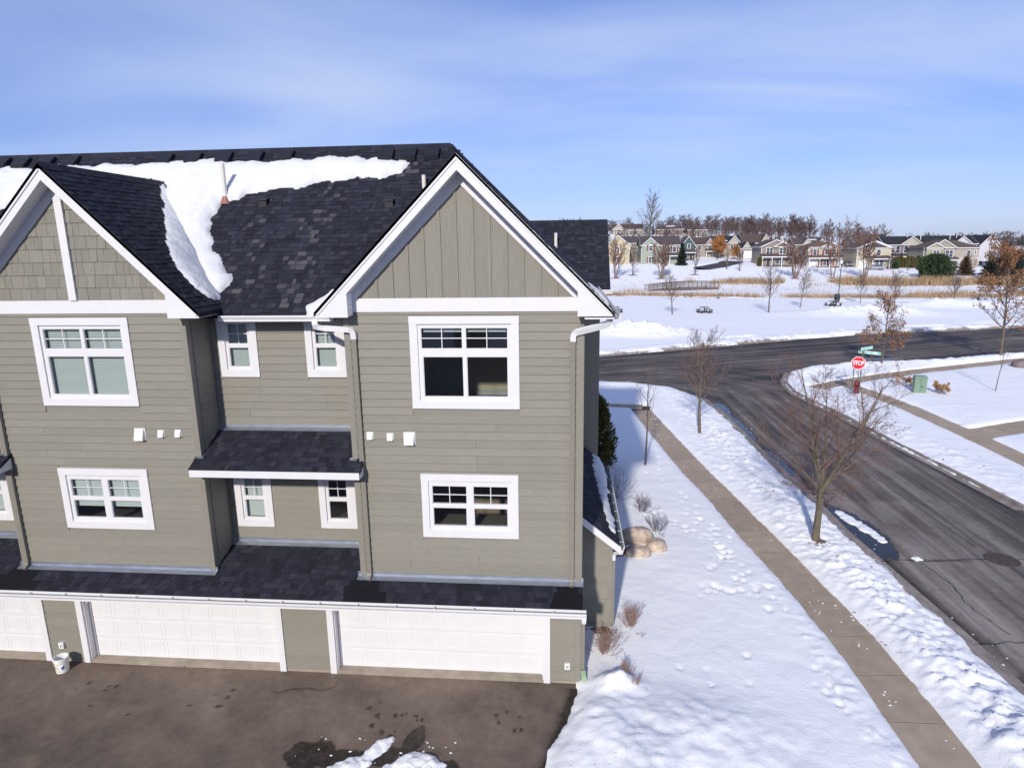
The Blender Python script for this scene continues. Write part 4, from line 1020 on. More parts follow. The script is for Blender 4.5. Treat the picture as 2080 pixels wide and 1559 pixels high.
# ---- snow left on the roofs
def roof_snow(label, poly, zf, th, nrm, res=.05, cat='snow'):
    P = np.array(poly); x0, y0 = P.min(0)-.1; x1, y1 = P.max(0)+.1
    xs_ = np.arange(x0, x1, res); ys_ = np.arange(y0, y1, res); X_, Y_ = np.meshgrid(xs_, ys_)
    s = -poly_sd(X_, Y_, [tuple(p) for p in poly])+.10*fbm(X_*1.8, Y_*1.8, 3)+.05*fbm(X_*7, Y_*7, 2)
    t = th*(np.clip(s/.22, 0, 1)**.5)*(.70+.45*fbm(X_*.8, Y_*1.1, 4)+.12*fbm(X_*3.3, Y_*3.3, 2)+.3*sst(s/.7))
    t = np.where(s > 0, np.maximum(t, .008), -.04)
    n_ = np.array(nrm)/np.linalg.norm(nrm); Z_ = zf(X_, Y_)
    V_ = np.stack([X_+n_[0]*t, Y_+n_[1]*t, Z_+n_[2]*t], -1).reshape(-1, 3)
    nx_, ny_ = len(xs_), len(ys_); idx = np.arange(nx_*ny_).reshape(ny_, nx_)
    q_ = np.stack([idx[:-1, :-1], idx[:-1, 1:], idx[1:, 1:], idx[1:, :-1]], -1).reshape(-1, 4); q_ = q_[(s.ravel()[q_] > 0).any(1)]
    u_ = np.unique(q_); rm_ = np.full(nx_*ny_, -1); rm_[u_] = np.arange(len(u_))
    me = mk_mesh('roof_snow', V_[u_], rm_[q_], M['roof_snow'], smooth=True, attrs={'dirt': np.zeros(len(u_))})
    return tag(link('roof_snow', me), label, cat, kind='stuff')
SNOWP = [(-15.37,16.72),(-14.52,16.74),(-13.52,16.74),(-12.55,16.76),(-10.75,16.78),(-9.4,16.80),(-7.61,16.76),(-6.55,16.78),(-5.51,16.8),(-4.71,16.76),(-4.11,16.66),(-3.98,16.56),(-4.16,16.34),(-4.58,16.22),(-5.33,16.18),(-6.32,16.08),(-7.31,15.95),(-7.79,15.88),(-8.18,15.74),(-8.56,15.7),(-8.63,15.5),(-8.65,15.2),(-8.54,14.92),(-8.27,14.52),(-7.94,14.18),(-7.59,13.90),(-7.52,13.70),(-7.76,13.5),(-8.01,13.33),(-8.11,13.38),(-8.41,13.67),(-8.86,13.99),(-9.21,14.27),(-9.55,14.84),(-9.94,15.33),(-10.18,15.77),(-10.23,16.12),(-10.6,16.32),(-11.32,16.37),(-13.3,16.0),(-14.39,15.6),(-15.19,15.3),(-17.5,15.6),(-17.5,16.7)]
roof_snow('melting white snow draped over the main roof and down the valley', SNOWP, lambda x, y: EZ+(y-EY)+.015, .17, (0, -1, 1))
roof_snow('snow lying in the valley on the right slope of the left gable', [(-10.5,16.15),(-10.2,15.75),(-10.0,15.45),(-9.6,14.85),(-9.15,14.2),(-8.7,13.5),(-8.4,13.2),(-8.1,13.08),(-7.75,13.15),(-7.6,13.5),(-8.5,14.45),(-9.5,15.45),(-10.4,16.35)], lambda x, y: 11.56-(x-CXL)+.02, .13, (1, 0, 1))
roof_snow('small clump of snow in the valley beside the right gable', [(-5.58,13.1),(-5.3,13.1),(-5.05,13.25),(-4.95,13.5),(-5.12,13.6),(-5.3,13.45),(-5.45,13.32),(-5.58,13.26)], lambda x, y: EZ+(y-EY)+.02, .16, (0, -1, 1), .035)
roof_snow('strip of snow on the side porch roof above its gutter', [(1.24,15.0),(1.30,15.3),(1.25,16.5),(1.26,18),(1.29,19.9),(1.12,20.4),(.88,20.3),(.88,19.2),(.93,17.8),(.95,17.0),(1.03,16.2),(1.07,15.6),(1.16,15.1)], lambda x, y: 3.40-PS*(x-.36)+.01, .10, (PS, 0, 1), .04)
roof_snow('thin sliver of snow on the right slope of the gable roof', [(.62,13.0),(.86,13.0),(.86,15.2),(.62,15.0),(.55,14)], lambda x, y: 8.56+(EX-x), .08, (1, 0, 1), .05)

# the facing row across the driveway (behind the viewer): it shades the driveway and shows in the panes
ob = MB()
ob.prism([(-22.5,0),(-13.7,0),(-13.7,8.4),(-18.0,12.35),(-22.5,8.4)], 'x', -45, 7.0)
bo = tag(ob.build('building', M['siding']), kind='structure')
for x0, x1, yo in ((-45, 7.2, -18.0),):
    for s in (-1, 1):
        r_ = MB(); r_.prism([(yo, 12.36), (yo, 12.46), (yo+s*4.75, 8.08), (yo+s*4.75, 7.98)], 'x', x0, x1, .3); r_.build('roof', M['shingle'], bo)
for i in range(8):
    o_ = MB(); x = 4.5-i*4.2; y = -13.68
    o_.box(x-1.0, x+1.0, y-.05, y+.05, 6.5, 8.2); o_.box(x-1.0, x+1.0, y-.05, y+.05, 3.6, 5.0); o_.build('window', M['white'], bo)

# ------------------------------------------------------------------ trees and shrubs
M['bark'] = simple('bark_brown', (.13, .10, .078), .9, var=.35, scale=9, bump=.5, bscale=40, stretch=(1, 1, .3))
M['bark_g'] = simple('bark_mossy', (.125, .103, .072), .9, var=.4, scale=6, bump=.6, bscale=40, stretch=(1, 1, .3))
M['twig_red'] = simple('twig_red_brown', (.155, .095, .08), .9, var=.25, scale=3)
M['twig'] = simple('twig_brown', (.11, .075, .062), .9, var=.3, scale=2)
M['twig_grey'] = simple('twig_grey', (.125, .10, .09), .9, var=.3, scale=2)
M['birch'] = simple('birch_bark', (.20, .135, .10), .85, var=.3, scale=6)
M['twig_birch'] = simple('birch_twig', (.15, .08, .062), .9, var=.3, scale=1.5)
M['woods'] = simple('wood_twigs', (.105, .07, .064), .95, var=.4, scale=.15)
M['brush'] = simple('brush_twigs', (.125, .07, .06), .95, var=.4, scale=.2)
M['leaf_oak'] = simple('dry_oak_leaves', (.225, .105, .048), .8, var=.45, scale=1.7)
M['leaf_orange'] = simple('orange_leaves', (.38, .17, .06), .8, var=.4, scale=.9)
M['shrub'] = simple('shrub_stems', (.30, .185, .135), .85, var=.3, scale=8)
M['needle'] = simple('conifer_green', (.035, .06, .022), .9, var=.55, scale=2.2)
M['needle_d'] = simple('conifer_dark', (.016, .03, .024), .9, var=.5, scale=2)
M['needle_b'] = simple('conifer_winter_brown', (.095, .085, .022), .9, var=.5, scale=5)
M['needle_r'] = simple('conifer_rusty', (.10, .062, .038), .9, var=.5, scale=2)
M['reed'] = simple('dry_reeds', (.36, .25, .15), .9, var=.5, scale=.35)
def rdir(r): 
    while True:
        v = Vector((r.uniform(-1, 1), r.uniform(-1, 1), r.uniform(-1, 1)))
        if .05 < v.length < 1: return v.normalized()
UPV = Vector((0, 0, 1))
class Cfg:
    def __init__(s, n, ang, ratio, up, wob=(.05, .12, .18, .22, .25), t0=(.35, .22, .15, .15), seg=(8, 5, 3, 2, 2), sides=(8, 5, 3, 3, 3), rr=.55, taper=.8, rmin=.004):
        s.n, s.ang, s.ratio, s.up, s.wob, s.t0, s.seg, s.sides, s.rr, s.taper, s.rmin = n, ang, ratio, up, wob, t0, seg, sides, rr, taper, rmin
def branch(lo, hi, r, p, d, L, rad, lev, cfg, split, tips=None):
    ns = cfg.seg[lev]; pts = [p.copy()]; rs = [rad]; ds = [d.copy()]
    for i in range(ns):
        d = (d+rdir(r)*cfg.wob[lev]+UPV*cfg.up[lev]).normalized(); p = p+d*(L/ns); pts.append(p.copy()); rs.append(max(cfg.rmin, rad*(1-cfg.taper*(i+1)/ns))); ds.append(d.copy())
    (lo if lev < split else hi).tube(pts, rs, cfg.sides[lev], cap=False)
    if lev >= len(cfg.n):
        if tips is not None: tips.append((pts[-1], ds[-1])); tips.append((pts[len(pts)//2], ds[-1]))
        return
    for k in range(cfg.n[lev]):
        t = cfg.t0[lev]+(1-cfg.t0[lev])*((k+r.random())/cfg.n[lev]); f = t*ns; i = min(int(f), ns-1); q = pts[i].lerp(pts[i+1], f-i)
        dd = ds[i+1]; side = rdir(r); side = (side-dd*side.dot(dd)).normalized()
        if lev == 0:
            az = k*2.4+r.uniform(-.5, .5); side = Vector((math.cos(az), math.sin(az), 0)); side = (side-dd*side.dot(dd)).normalized()
        a = math.radians(r.uniform(*cfg.ang[lev])); cdir = (dd*math.cos(a)+side*math.sin(a)).normalized()
        cl = L*cfg.ratio[lev]*(1.08-.62*t if lev == 0 else 1.0-.45*t)*r.uniform(.75, 1.2); cr = max(cfg.rmin, rs[i]*cfg.rr)
        branch(lo, hi, r, q, cdir, cl, cr, lev+1, cfg, split, tips)
def tree(name, label, loc, H, r0, cfg, seed, bark, twig, group=None, stems=None, leaf=None, leafn=0, leafs=.08, split=2, sc=1.0, cat='tree', leaf_low=None):
    r = random.Random(seed); t = root(name, label, cat, group); lo, hi = MB(), MB(); tips = [] if leaf else None
    for k in range(stems[0] if stems else 1):
        if stems:
            az = 6.283*k/stems[0]+r.uniform(-.4, .4); tl = math.radians(r.uniform(*stems[1])); d = Vector((math.cos(az)*math.sin(tl), math.sin(az)*math.sin(tl), math.cos(tl))); p = Vector((math.cos(az)*r0*1.2, math.sin(az)*r0*1.2, -.1))
            branch(lo, hi, r, p, d, H*r.uniform(.85, 1.02), r0, 0, cfg, split, tips)
        else: branch(lo, hi, r, Vector((0, 0, -.1)), Vector((r.uniform(-.03, .03), r.uniform(-.03, .03), 1)).normalized(), H, r0, 0, cfg, split, tips)
    if not stems: lo.tube([(0, 0, -.12), (0, 0, .12)], [r0*1.5, r0*1.0], 8, cap=False)
    lo.build('trunk', M[bark], t, (0, 0, 0), smooth=True); hi.build('crown', M[twig], t, (0, 0, 0))
    if leaf:
        lf = MB()
        for i in range(leafn):
            p, d = r.choice(tips); q = p+rdir(r)*leafs*2.2
            if leaf_low and r.random() > leaf_low(q.z/H): continue
            u = rdir(r); v = u.cross(rdir(r)).normalized(); s = leafs*r.uniform(.6, 1.3)
            lf.add([tuple(q-u*s), tuple(q+v*s*.6), tuple(q+u*s), tuple(q-v*s*.6)], [(0, 1, 2, 3)])
        tag(lf.build('leaves', M[leaf], t, (0, 0, 0)), kind='stuff')
    place(t, loc, 0.0, sc); return t
G = lambda x, y, dz=0: (x, y, tz(x, y)+dz)
# the big bare street tree: a short trunk that forks into spreading limbs
cfgA = Cfg((8, 7, 5, 4), ((25, 52), (25, 50), (25, 55), (20, 50)), (.62, .52, .5, .55), (.02, .05, .05, .03, .0), t0=(.12, .15, .12, .1), seg=(7, 5, 4, 3, 2), rr=.55, rmin=.003)
t1 = root('street_tree', 'large forked bare tree in the snowy verge beside the puddle', 'tree')
r = random.Random(12); lo, hi = MB(), MB()
lo.tube([(0,0,-.12),(.0,0,.05),(.01,0,.8),(.04,.0,1.5),(.05,0,1.95)], [.17,.125,.108,.10,.105], 10, cap=False)
for d, L, rd in (((-.16,.1,1), 3.9, .07), ((.42,-.05,1), 3.8, .07), ((.1,.4,1), 3.2, .05), ((-.4,-.3,1), 2.9, .04), ((.8,.2,.9), 3.0, .04), ((-.8,.2,.8), 2.6, .035)):
    branch(lo, hi, r, Vector((.05, 0, 1.85)), Vector(d).normalized(), L, rd, 0, cfgA, 1)
for k in range(7):
    a = k*.9; branch(lo, hi, r, Vector((.03, 0, 1.4+.07*k)), Vector((math.cos(a), math.sin(a), .45)).normalized(), 1.5, .018, 1, cfgA, 1)
lo.build('trunk', M['bark_g'], t1, (0, 0, 0), smooth=True); hi.build('crown', M['twig_red'], t1, (0, 0, 0)); place(t1, (8.23, 20.0, .1))
cfgB = Cfg((22, 9, 5), ((28, 50), (25, 45), (20, 45)), (.50, .5, .55), (.0, .10, .08, .05), t0=(.34, .12, .12), rmin=.0045)
tree('street_tree', 'round-crowned bare tree in the snowy verge near the street corner', (6.95, 32.2, .1), 4.9, .085, cfgB, 3, 'bark', 'twig_red')
cfgS = Cfg((11, 5, 3), ((25, 42), (22, 40), (20, 40)), (.42, .45, .5), (.0, .12, .1, .05), t0=(.42, .15, .15), rmin=.004)
tree('sapling', 'slim bare sapling in the side lawn left of the sidewalk', (3.56, 27.3, .1), 4.7, .045, cfgS, 8, 'bark', 'twig')
tree('sapling', 'bare tree half hidden behind the corner of the townhouse', (1.15, 36.5, .1), 4.6, .05, cfgS, 9, 'bark', 'twig')
tree('sapling', 'thin bare sapling on the corner lawn right of the green utility box', (28.0, 42.7, .1), 3.6, .032, cfgS, 10, 'bark', 'twig_grey')
cfgO = Cfg((20, 8, 4), ((38, 65), (28, 50), (25, 50)), (.42, .5, .55), (.0, .07, .06, .03), t0=(.22, .12, .1), rmin=.007)
tree('oak_tree', 'small oak with dry brown leaves behind the stop sign', (25.2, 52.0, .1), 5.4, .085, cfgO, 21, 'bark_g', 'twig', leaf='leaf_oak', leafn=5000, leafs=.08, leaf_low=lambda z: 1.0 if z < .52 else .22)
tree('oak_tree', 'tall oak with rusty leaves at the right edge by the cross street', (36.5, 55.7, .1), 8.7, .12, cfgO, 22, 'bark', 'twig', leaf='leaf_oak', leafn=5200, leafs=.09, leaf_low=lambda z: 1.0 if z < .36 or z > .62 else .3)
# park trees
cfgP = Cfg((18, 7, 4), ((30, 48), (25, 45), (20, 45)), (.44, .5, .55), (.0, .1, .08, .05), t0=(.3, .12, .12), rmin=.011)
PK = [('bare park tree between the footbridge and the nearest picnic table', 14.9, 90.6, 5.6, .09, 31), ('tall bare park tree in the open snow right of the nearest picnic table', 28.4, 91.5, 6.6, .11, 32),
      ('slender bare park tree left of the lamp post', 35.2, 98.8, 5.5, .07, 33), ('slender bare park tree right of the lamp post', 47.2, 106.3, 4.6, .07, 34), ('bare park tree in front of the big green bush', 59.5, 103, 4.5, .10, 35),
      ('bare park tree rising behind the small brown oak', 45.5, 92, 5.2, .06, 36)]
for l, x, y, H, r0, sd_ in PK: tree('park_tree', l, G(x, y, .1), H, r0, cfgP, sd_, 'bark', 'twig_grey' if sd_ % 2 else 'twig', 'bare trees in the park')
cfgC = Cfg((14, 8, 5), ((25, 45), (22, 42), (20, 40)), (.36, .48, .5), (.02, .1, .08, .05), t0=(.3, .12, .12), seg=(7, 4, 3, 2), rmin=.026)
CL = [('three-stemmed birch clump left of the footbridge before the yellow house', 12.2, 161.3, 9.6, 41, (3, (5, 19))), ('four-stemmed birch clump in front of the green house', 23.4, 160, 8.8, 42, (4, (6, 14))),
      ('many-stemmed birch clump in front of the tan brick house', 54.8, 158.6, 8.6, 43, (5, (6, 22))), ('two-stemmed birch clump in front of the cream house with red shutters', 63.3, 158.5, 10.5, 44, (2, (3, 14))),
      ('tall birch clump in front of the blue-gabled cream house', 70.5, 157.8, 11.5, 45, (3, (3, 10)))]
for l, x, y, H, sd_, st in CL: tree('birch_tree', l, G(x, y), H, .17, cfgC, sd_, 'birch', 'twig_birch', 'birch clumps beyond the pond', stems=st)
cfgF = Cfg((15, 6, 4), ((28, 48), (25, 45), (20, 45)), (.40, .48, .5), (.0, .1, .08, .05), t0=(.24, .12, .12), rmin=.014, seg=(6, 4, 3, 2))
FT = [('dark bare tree between the yellow and green houses', 16.9, 165.7, 6.6, 51), ('dark bare tree before the teal-gabled house', 32.4, 165.5, 6.8, 52), ('thin bare tree left of the far side road', 42.3, 173.8, 5.2, 53),
      ('thin bare tree right of the far side road', 44.7, 170.3, 4.6, 54), ('small bare tree in front of the white garage of the cream house', 64.6, 171.5, 3.0, 55), ('tall dark bare tree between the two cream houses', 75.1, 179.7, 12.2, 56),
      ('small bare tree in front of the row of clipped evergreens', 85.8, 169.3, 3.2, 57), ('small bare tree at the corner of the blue-gabled cream house', 86.1, 178.7, 5.0, 58), ('bare tree close behind the spruce by the beige house', 101, 171, 5.4, 59)]
for l, x, y, H, sd_ in FT: tree('garden_tree', l, G(x, y), H, (.15 if H > 4 else .06), cfgF, sd_, 'bark', 'twig_birch' if sd_ in (56, 59) else 'twig', 'bare garden trees')
cfgT = Cfg((26, 8, 5), ((35, 62), (25, 45), (20, 45)), (.46, .48, .5), (.0, .08, .08, .05), t0=(.2, .12, .12), rmin=.024, seg=(8, 5, 3, 2))
tree('tall_tree', 'tall lone bare tree standing above the hilltop houses', (30.7, 246, tz(30.7, 246)-.5), 15.2, .32, cfgT, 61, 'bark', 'twig_grey')
tree('orange_tree', 'bright orange-leaved tree at the end of the far side road', (48.3, 211.5, tz(48.3, 211.5)), 6.3, .12, cfgO, 62, 'bark', 'twig', leaf='leaf_orange', leafn=7000, leafs=.2)
tree('orange_tree', 'small thinly leaved orange tree right of the bright orange tree', (53.0, 209, tz(53, 209)), 4.2, .08, cfgO, 63, 'bark', 'twig', leaf='leaf_orange', leafn=900, leafs=.18)

def conifer(name, label, loc, H, R, shape, mat, n, s, seed, group=None):
    r = random.Random(seed); t = root(name, label, 'conifer' if 'spruce' in name else 'shrub', group)
    tr = MB(); tr.tube([(0, 0, -.1), (0, 0, H*.8)], [R*.09, R*.02], 6); tr.build('trunk', M['bark'], t, (0, 0, 0))
    c = MB()
    for i in range(n):
        z = r.random()
        if shape == 'cone': z = 1-math.sqrt(r.random()); rad = R*(1-z)**.9*(.72+.28*math.sin(z*38)); z0 = .04
        elif shape == 'egg': rad = R*math.sqrt(max(0, 1-((z-.38)/.64)**2)); z0 = 0
        else: rad = R*min(1, (1-z)*3.2)**.6*min(1, .75+z); z0 = 0
        a = r.uniform(0, 6.283); k = r.random()**.35
        lob = 1+.18*math.sin(3*a+5*z+seed)+.14*math.sin(5*a-11*z+2*seed)+.08*math.sin(11*a+17*z)
        rad *= k*lob
        p = Vector((math.cos(a)*rad, math.sin(a)*rad, H*(z0+z*(1-z0))))
        d = Vector((math.cos(a), math.sin(a), .25 if shape == 'cone' else 1.2)); d = (d+rdir(r)*.6).normalized(); v = d.cross(rdir(r)).normalized(); ss_ = s*r.uniform(.6, 1.4)
        c.add([tuple(p-v*ss_*.4), tuple(p+v*ss_*.4), tuple(p+d*ss_*1.5)], [(0, 1, 2)])
    c.build('crown', M[mat], t, (0, 0, 0)); place(t, loc); return t
conifer('evergreen_shrub', 'dark evergreen shrub against the townhouse side wall', (1.22, 27.2, .1), 3.2, .85, 'egg', 'needle_b', 9000, .10, 1)
conifer('evergreen_bush', 'big rounded green evergreen bush before the beige house', G(86.9, 159.2), 5.6, 3.3, 'egg', 'needle', 8000, .36, 2)
conifer('spruce_tree', 'rusty-topped small spruce right of the big evergreen bush', G(98.2, 167.2), 4.8, 2.0, 'cone', 'needle_r', 4000, .32, 3)
conifer('spruce_tree', 'dark blue-green spruce left of the rusty oak', G(98.8, 158.5), 5.4, 2.3, 'cone', 'needle_d', 4500, .34, 4)
conifer('evergreen_bush', 'dark evergreen behind the rusty oak at the right edge', G(105.2, 161.6), 6.2, 2.9, 'egg', 'needle_d', 5000, .4, 5)
conifer('spruce_tree', 'dark narrow spruce left of the teal-gabled house', G(32.0, 182.3), 6.6, 1.5, 'cone', 'needle_d', 3000, .3, 6)
conifer('evergreen_shrub', 'low green shrub at the corner of the blue-gabled cream house', G(88.6, 182.5), 2.6, 1.2, 'egg', 'needle', 1500, .3, 16)
for i in range(7): conifer('arborvitae', ('leftmost clipped evergreen of the hedge before the purple house', 'second clipped evergreen from the left in the hedge before the purple house', 'third clipped evergreen from the left in the hedge before the purple house', 'middle clipped evergreen of the hedge before the purple house', 'third clipped evergreen from the right in the hedge before the purple house', 'second clipped evergreen from the right in the hedge before the purple house', 'rightmost clipped evergreen of the hedge before the purple house')[i], G(91.4+i*1.05, 186.4+i*.25), 3.0+.35*math.sin(i*2.3), .62, 'col', 'needle_b', 1100, .24, 20+i, 'hedge row of columnar evergreens')
conifer('arborvitae', 'small columnar evergreen at the left end of the tan brick house', G(52.3, 179.5), 2.5, .55, 'col', 'needle_b', 900, .2, 31)
conifer('arborvitae', 'small columnar evergreen at the right end of the tan brick house', G(61.0, 180), 2.8, .5, 'col', 'needle_b', 900, .2, 32)

# woods on the skyline: one mass
def woods():
    vs = []
    for s in range(6):
        r = random.Random(100+s); lo = MB(); cf = Cfg((10, 5, 3), ((20, 45), (22, 45), (20, 45)), (.45, .5, .5), (.0, .12, .1, .05), t0=(.12, .12, .12), seg=(4, 2, 2, 1), sides=(4, 3, 3, 3), rmin=.045)
        branch(lo, lo, r, Vector((0, 0, -.3)), UPV, 10, .16, 0, cf, 9); vs.append((np.array(lo.v), np.array([f for f in lo.f])))
    V_, F_2 = [], []; off = 0; r = random.Random(77)
    def put(x, y, H):
        nonlocal off
        v, f = vs[r.randrange(6)]; a = r.uniform(0, 6.28); s = H/10; wd = s*r.uniform(1.1, 1.9)
        p = np.stack([(v[:, 0]*math.cos(a)-v[:, 1]*math.sin(a))*wd+x, (v[:, 0]*math.sin(a)+v[:, 1]*math.cos(a))*wd+y, v[:, 2]*s+tz(x, y)], 1)
        V_.append(p); F_2.append(f+off); off += len(v)
    for i in range(120):
        x = r.uniform(42, 98); put(x, r.uniform(252, 300)+max(0, x-60)*.2, r.uniform(4.5, 7.2))
    for i in range(44): put(r.uniform(-32, 30), r.uniform(275, 320), r.uniform(4.5, 7.0))
    for i in range(230):
        x = r.uniform(85, 240); y = r.uniform(240, 330); put(x, y, r.uniform(5.0, 8.2) if r.random() < .85 else r.uniform(8, 9.5))
    for i in range(90): put(r.uniform(168, 245), r.uniform(245, 285), r.uniform(6.5, 9.0))
    for i in range(110): put(r.uniform(5, 62), r.uniform(222, 244), r.uniform(2.4, 4.2))
    for i in range(110): put(r.uniform(60, 150), r.uniform(222, 245), r.uniform(3.5, 6))
    for i in range(210): put(r.uniform(-5, 90), r.uniform(228, 272), r.uniform(2.8, 5.0))
    me = mk_mesh('woods', np.concatenate(V_), np.concatenate(F_2), M['woods'])
    W_ = link('woods', me)
    V_.clear(); F_2.clear(); off = 0
    for i in range(230):
        x = r.uniform(8, 150); y = r.uniform(176, 217)
        if 34 < x < 56 and y < 207: continue
        if y < 184 and r.random() < .75: continue
        if 76 < x < 92 and y < 181: continue
        put(x, y, r.uniform(1.6, 3.2) if y < 196 else r.uniform(2.6, 5.5))
    me = mk_mesh('brush', np.concatenate(V_), np.concatenate(F_2), M['brush'])
    tag(link('brush', me), 'reddish bare brush and garden trees filling the gaps between the houses', 'brush', kind='stuff')
    tag(W_, 'reddish-brown bare woods along the skyline behind the houses', 'woods', kind='stuff')
woods()
# dry reeds round the pond: one mass
def reeds():
    r = np.random.RandomState(9); P = []
    def band(pl, wd, n, h0, h1, dens):
        pl = np.array(pl); L = np.hypot(*(pl[1:]-pl[:-1]).T); cum = np.concatenate([[0], np.cumsum(L)])
        for i in range(n):
            t = r.uniform(0, cum[-1]); k = min(np.searchsorted(cum, t, 'right')-1, len(L)-1); p = pl[k]+(pl[k+1]-pl[k])*((t-cum[k])/L[k]); p = p+r.normal(0, wd, 2)*np.array([.6, 1])
            if fbm(np.array(p[0]*.16), np.array(p[1]*.16), 3) < dens: continue
            P.append((p[0], p[1], r.uniform(h0, h1)))
    band([(-5,128),(8,127),(20,124),(30,121),(40,118.5),(52,117),(62,116),(75,116)], 1.2, 9000, .4, 1.1, -.5)
    band([(30,154),(44,152),(56,151),(63,150.5)], 1.8, 5000, .9, 1.9, -.25); band([(10,150),(30,149),(60,146),(100,142)], 4.0, 1500, .4, .9, -.1)
    band([(62,150),(72,148),(82,147),(92,146),(100,145)], 2.0, 7500, 1.1, 2.4, -.5)
    band([(-5,133),(14,135),(24,139),(34,145)], 2.2, 1500, .5, 1.2, -.1)
    band([(10,132),(40,132),(70,128),(95,126)], 6.0, 2200, .3, .8, .0)
    band([(62,120),(75,119),(90,118)], 1.6, 2200, .6, 1.4, -.3)
    P = np.array(P); n = len(P); a = r.uniform(0, 6.28, n); w_ = r.uniform(.03, .07, n); ln = r.normal(0, .18, (n, 2))*P[:, 2:3]
    z = terr(P[:, 0], P[:, 1])
    v0 = np.stack([P[:, 0]-np.cos(a)*w_, P[:, 1]-np.sin(a)*w_, z], 1); v1 = np.stack([P[:, 0]+np.cos(a)*w_, P[:, 1]+np.sin(a)*w_, z], 1); v2 = np.stack([P[:, 0]+ln[:, 0], P[:, 1]+ln[:, 1], z+P[:, 2]], 1)
    me = mk_mesh('reeds', np.stack([v0, v1, v2], 1).reshape(-1, 3), np.arange(3*n).reshape(-1, 3), M['reed'])
    tag(link('reeds', me), 'tan dry reeds growing round the frozen pond', 'reeds', kind='stuff')
reeds()
# dormant shrubs by the house
def shrub(label, loc, H, R, n, seed, mat='shrub', heads=None, group='dormant shrubs by the townhouse'):
    r = random.Random(seed); t = root('shrub', label, 'shrub', group); b = MB(); tips = []
    cf = Cfg((5, 2), ((18, 38), (20, 40)), (.45, .5), (.05, .08, .05), t0=(.35, .3), seg=(4, 2, 1), sides=(4, 3, 3), rmin=.0028, rr=.6)
    for i in range(n):
        a = r.uniform(0, 6.28); tl = abs(r.gauss(0, .55)); rr_ = r.random()*R*.25
        branch(b, b, r, Vector((math.cos(a)*rr_, math.sin(a)*rr_, -.05)), Vector((math.cos(a)*math.sin(tl), math.sin(a)*math.sin(tl), math.cos(tl))), H*r.uniform(.65, 1.1), .0065, 0, cf, 9, tips)
    b.build('stems', M[mat], t, (0, 0, 0))
    if heads:
        hmat, hn, hs = heads; c = MB()
        for i in range(hn):
            p, d = r.choice(tips)
            for j in range(14):
                q_ = p+rdir(r)*hs*.6; u = rdir(r); v = u.cross(rdir(r)).normalized(); s = hs*.4
                c.add([tuple(q_-u*s), tuple(q_+v*s), tuple(q_+u*s), tuple(q_-v*s)], [(0, 1, 2, 3)])
        tag(c.build('flower_heads', M[hmat], t, (0, 0, 0)), kind='stuff')
    place(t, loc); return t
M['hydr'] = simple('dry_flower_heads', (.36, .21, .10), .9, var=.4, scale=9)
shrub('wide fan of bare shrub stems below the porch corner', (.98, 13.75, .10), .62, .5, 46, 1); shrub('bare shrub in the snow right of the porch corner', (1.72, 14.85, .12), .62, .4, 40, 2)
shrub('bare shrub half buried by the ploughed snow beside the driveway', (1.36, 12.75, .15), .46, .3, 26, 3); shrub('small bare twigs poking from the snow heap', (1.60, 12.45, .22), .26, .2, 12, 4)
shrub('bare shrub beside the far end of the porch gutter', (2.05, 23.4, .12), 1.1, .5, 24, 5, 'twig'); shrub('bare shrub in the snow beyond the boulders', (2.86, 22.2, .12), .75, .45, 26, 6, 'twig'); shrub('bare shrub in the snow nearest the boulders', (3.15, 20.5, .12), .7, .45, 24, 7, 'twig')
shrub('dried hydrangea left of the green utility box', (23.1, 44.4, .1), .8, .5, 20, 8, 'shrub', ('hydr', 26, .13), 'dried hydrangeas'); shrub('dried hydrangea right of the green utility box', (24.0, 41.7, .1), .85, .55, 24, 9, 'shrub', ('hydr', 40, .14), 'dried hydrangeas')
# boulders
M['rock'] = simple('boulder_stone', (.44, .35, .275), .85, var=.5, scale=5, bump=.6, bscale=11)
M['rock_g'] = simple('boulder_grey', (.20, .16, .15), .85, var=.4, scale=6, bump=.4, bscale=20)
def rock(label, loc, sx, sy, sz, seed, mat='rock', rz=0):
    b = MB(); r = np.random.RandomState(seed); nu, nv = 30, 17; o = r.uniform(0, 50, 2)
    for j in range(nv):
        th = math.pi*j/(nv-1)
        for i in range(nu):
            ph = 2*math.pi*i/nu; d = np.array([math.sin(th)*math.cos(ph), math.sin(th)*math.sin(ph), math.cos(th)])
            k = 1+.22*float(fbm(np.array(d[0]*1.4+o[0]+d[2]*.8), np.array(d[1]*1.4+o[1]-d[2]*.5), 4)); d = np.sign(d)*np.abs(d)**.8
            b.v.append((d[0]*sx*k, d[1]*sy*k, d[2]*sz*k))
    for j in range(nv-1):
        for i in range(nu): i2 = (i+1) % nu; b.f.append((j*nu+i, (j+1)*nu+i, (j+1)*nu+i2, j*nu+i2)); b.t.append(0)
    o_ = b.build('boulder', M[mat], None, (0, 0, 0), smooth=True); tag(o_, label, 'boulder', 'boulders beside the porch'); o_.location = loc; o_.rotation_euler = (0, 0, rz); return o_
rock('long tan boulder at the back of the boulder group', (2.36, 19.8, .24), .60, .33, .34, 1, rz=.25); rock('round tan boulder at the right of the boulder group', (2.95, 19.25, .18), .36, .32, .29, 2)
rock('low orange-tan boulder at the front of the boulder group', (2.3, 18.8, .15), .42, .28, .27, 3, rz=-.2); rock('dark grey boulder under the porch downspout', (1.64, 18.95, .14), .32, .36, .30, 4, 'rock_g')
o_ = rock('brown boulder in the snow at the right edge of the corner lawn', (35.3, 51.2, .25), .8, .6, .5, 5, 'rock_g'); o_['group'] = 'corner lawn boulder'

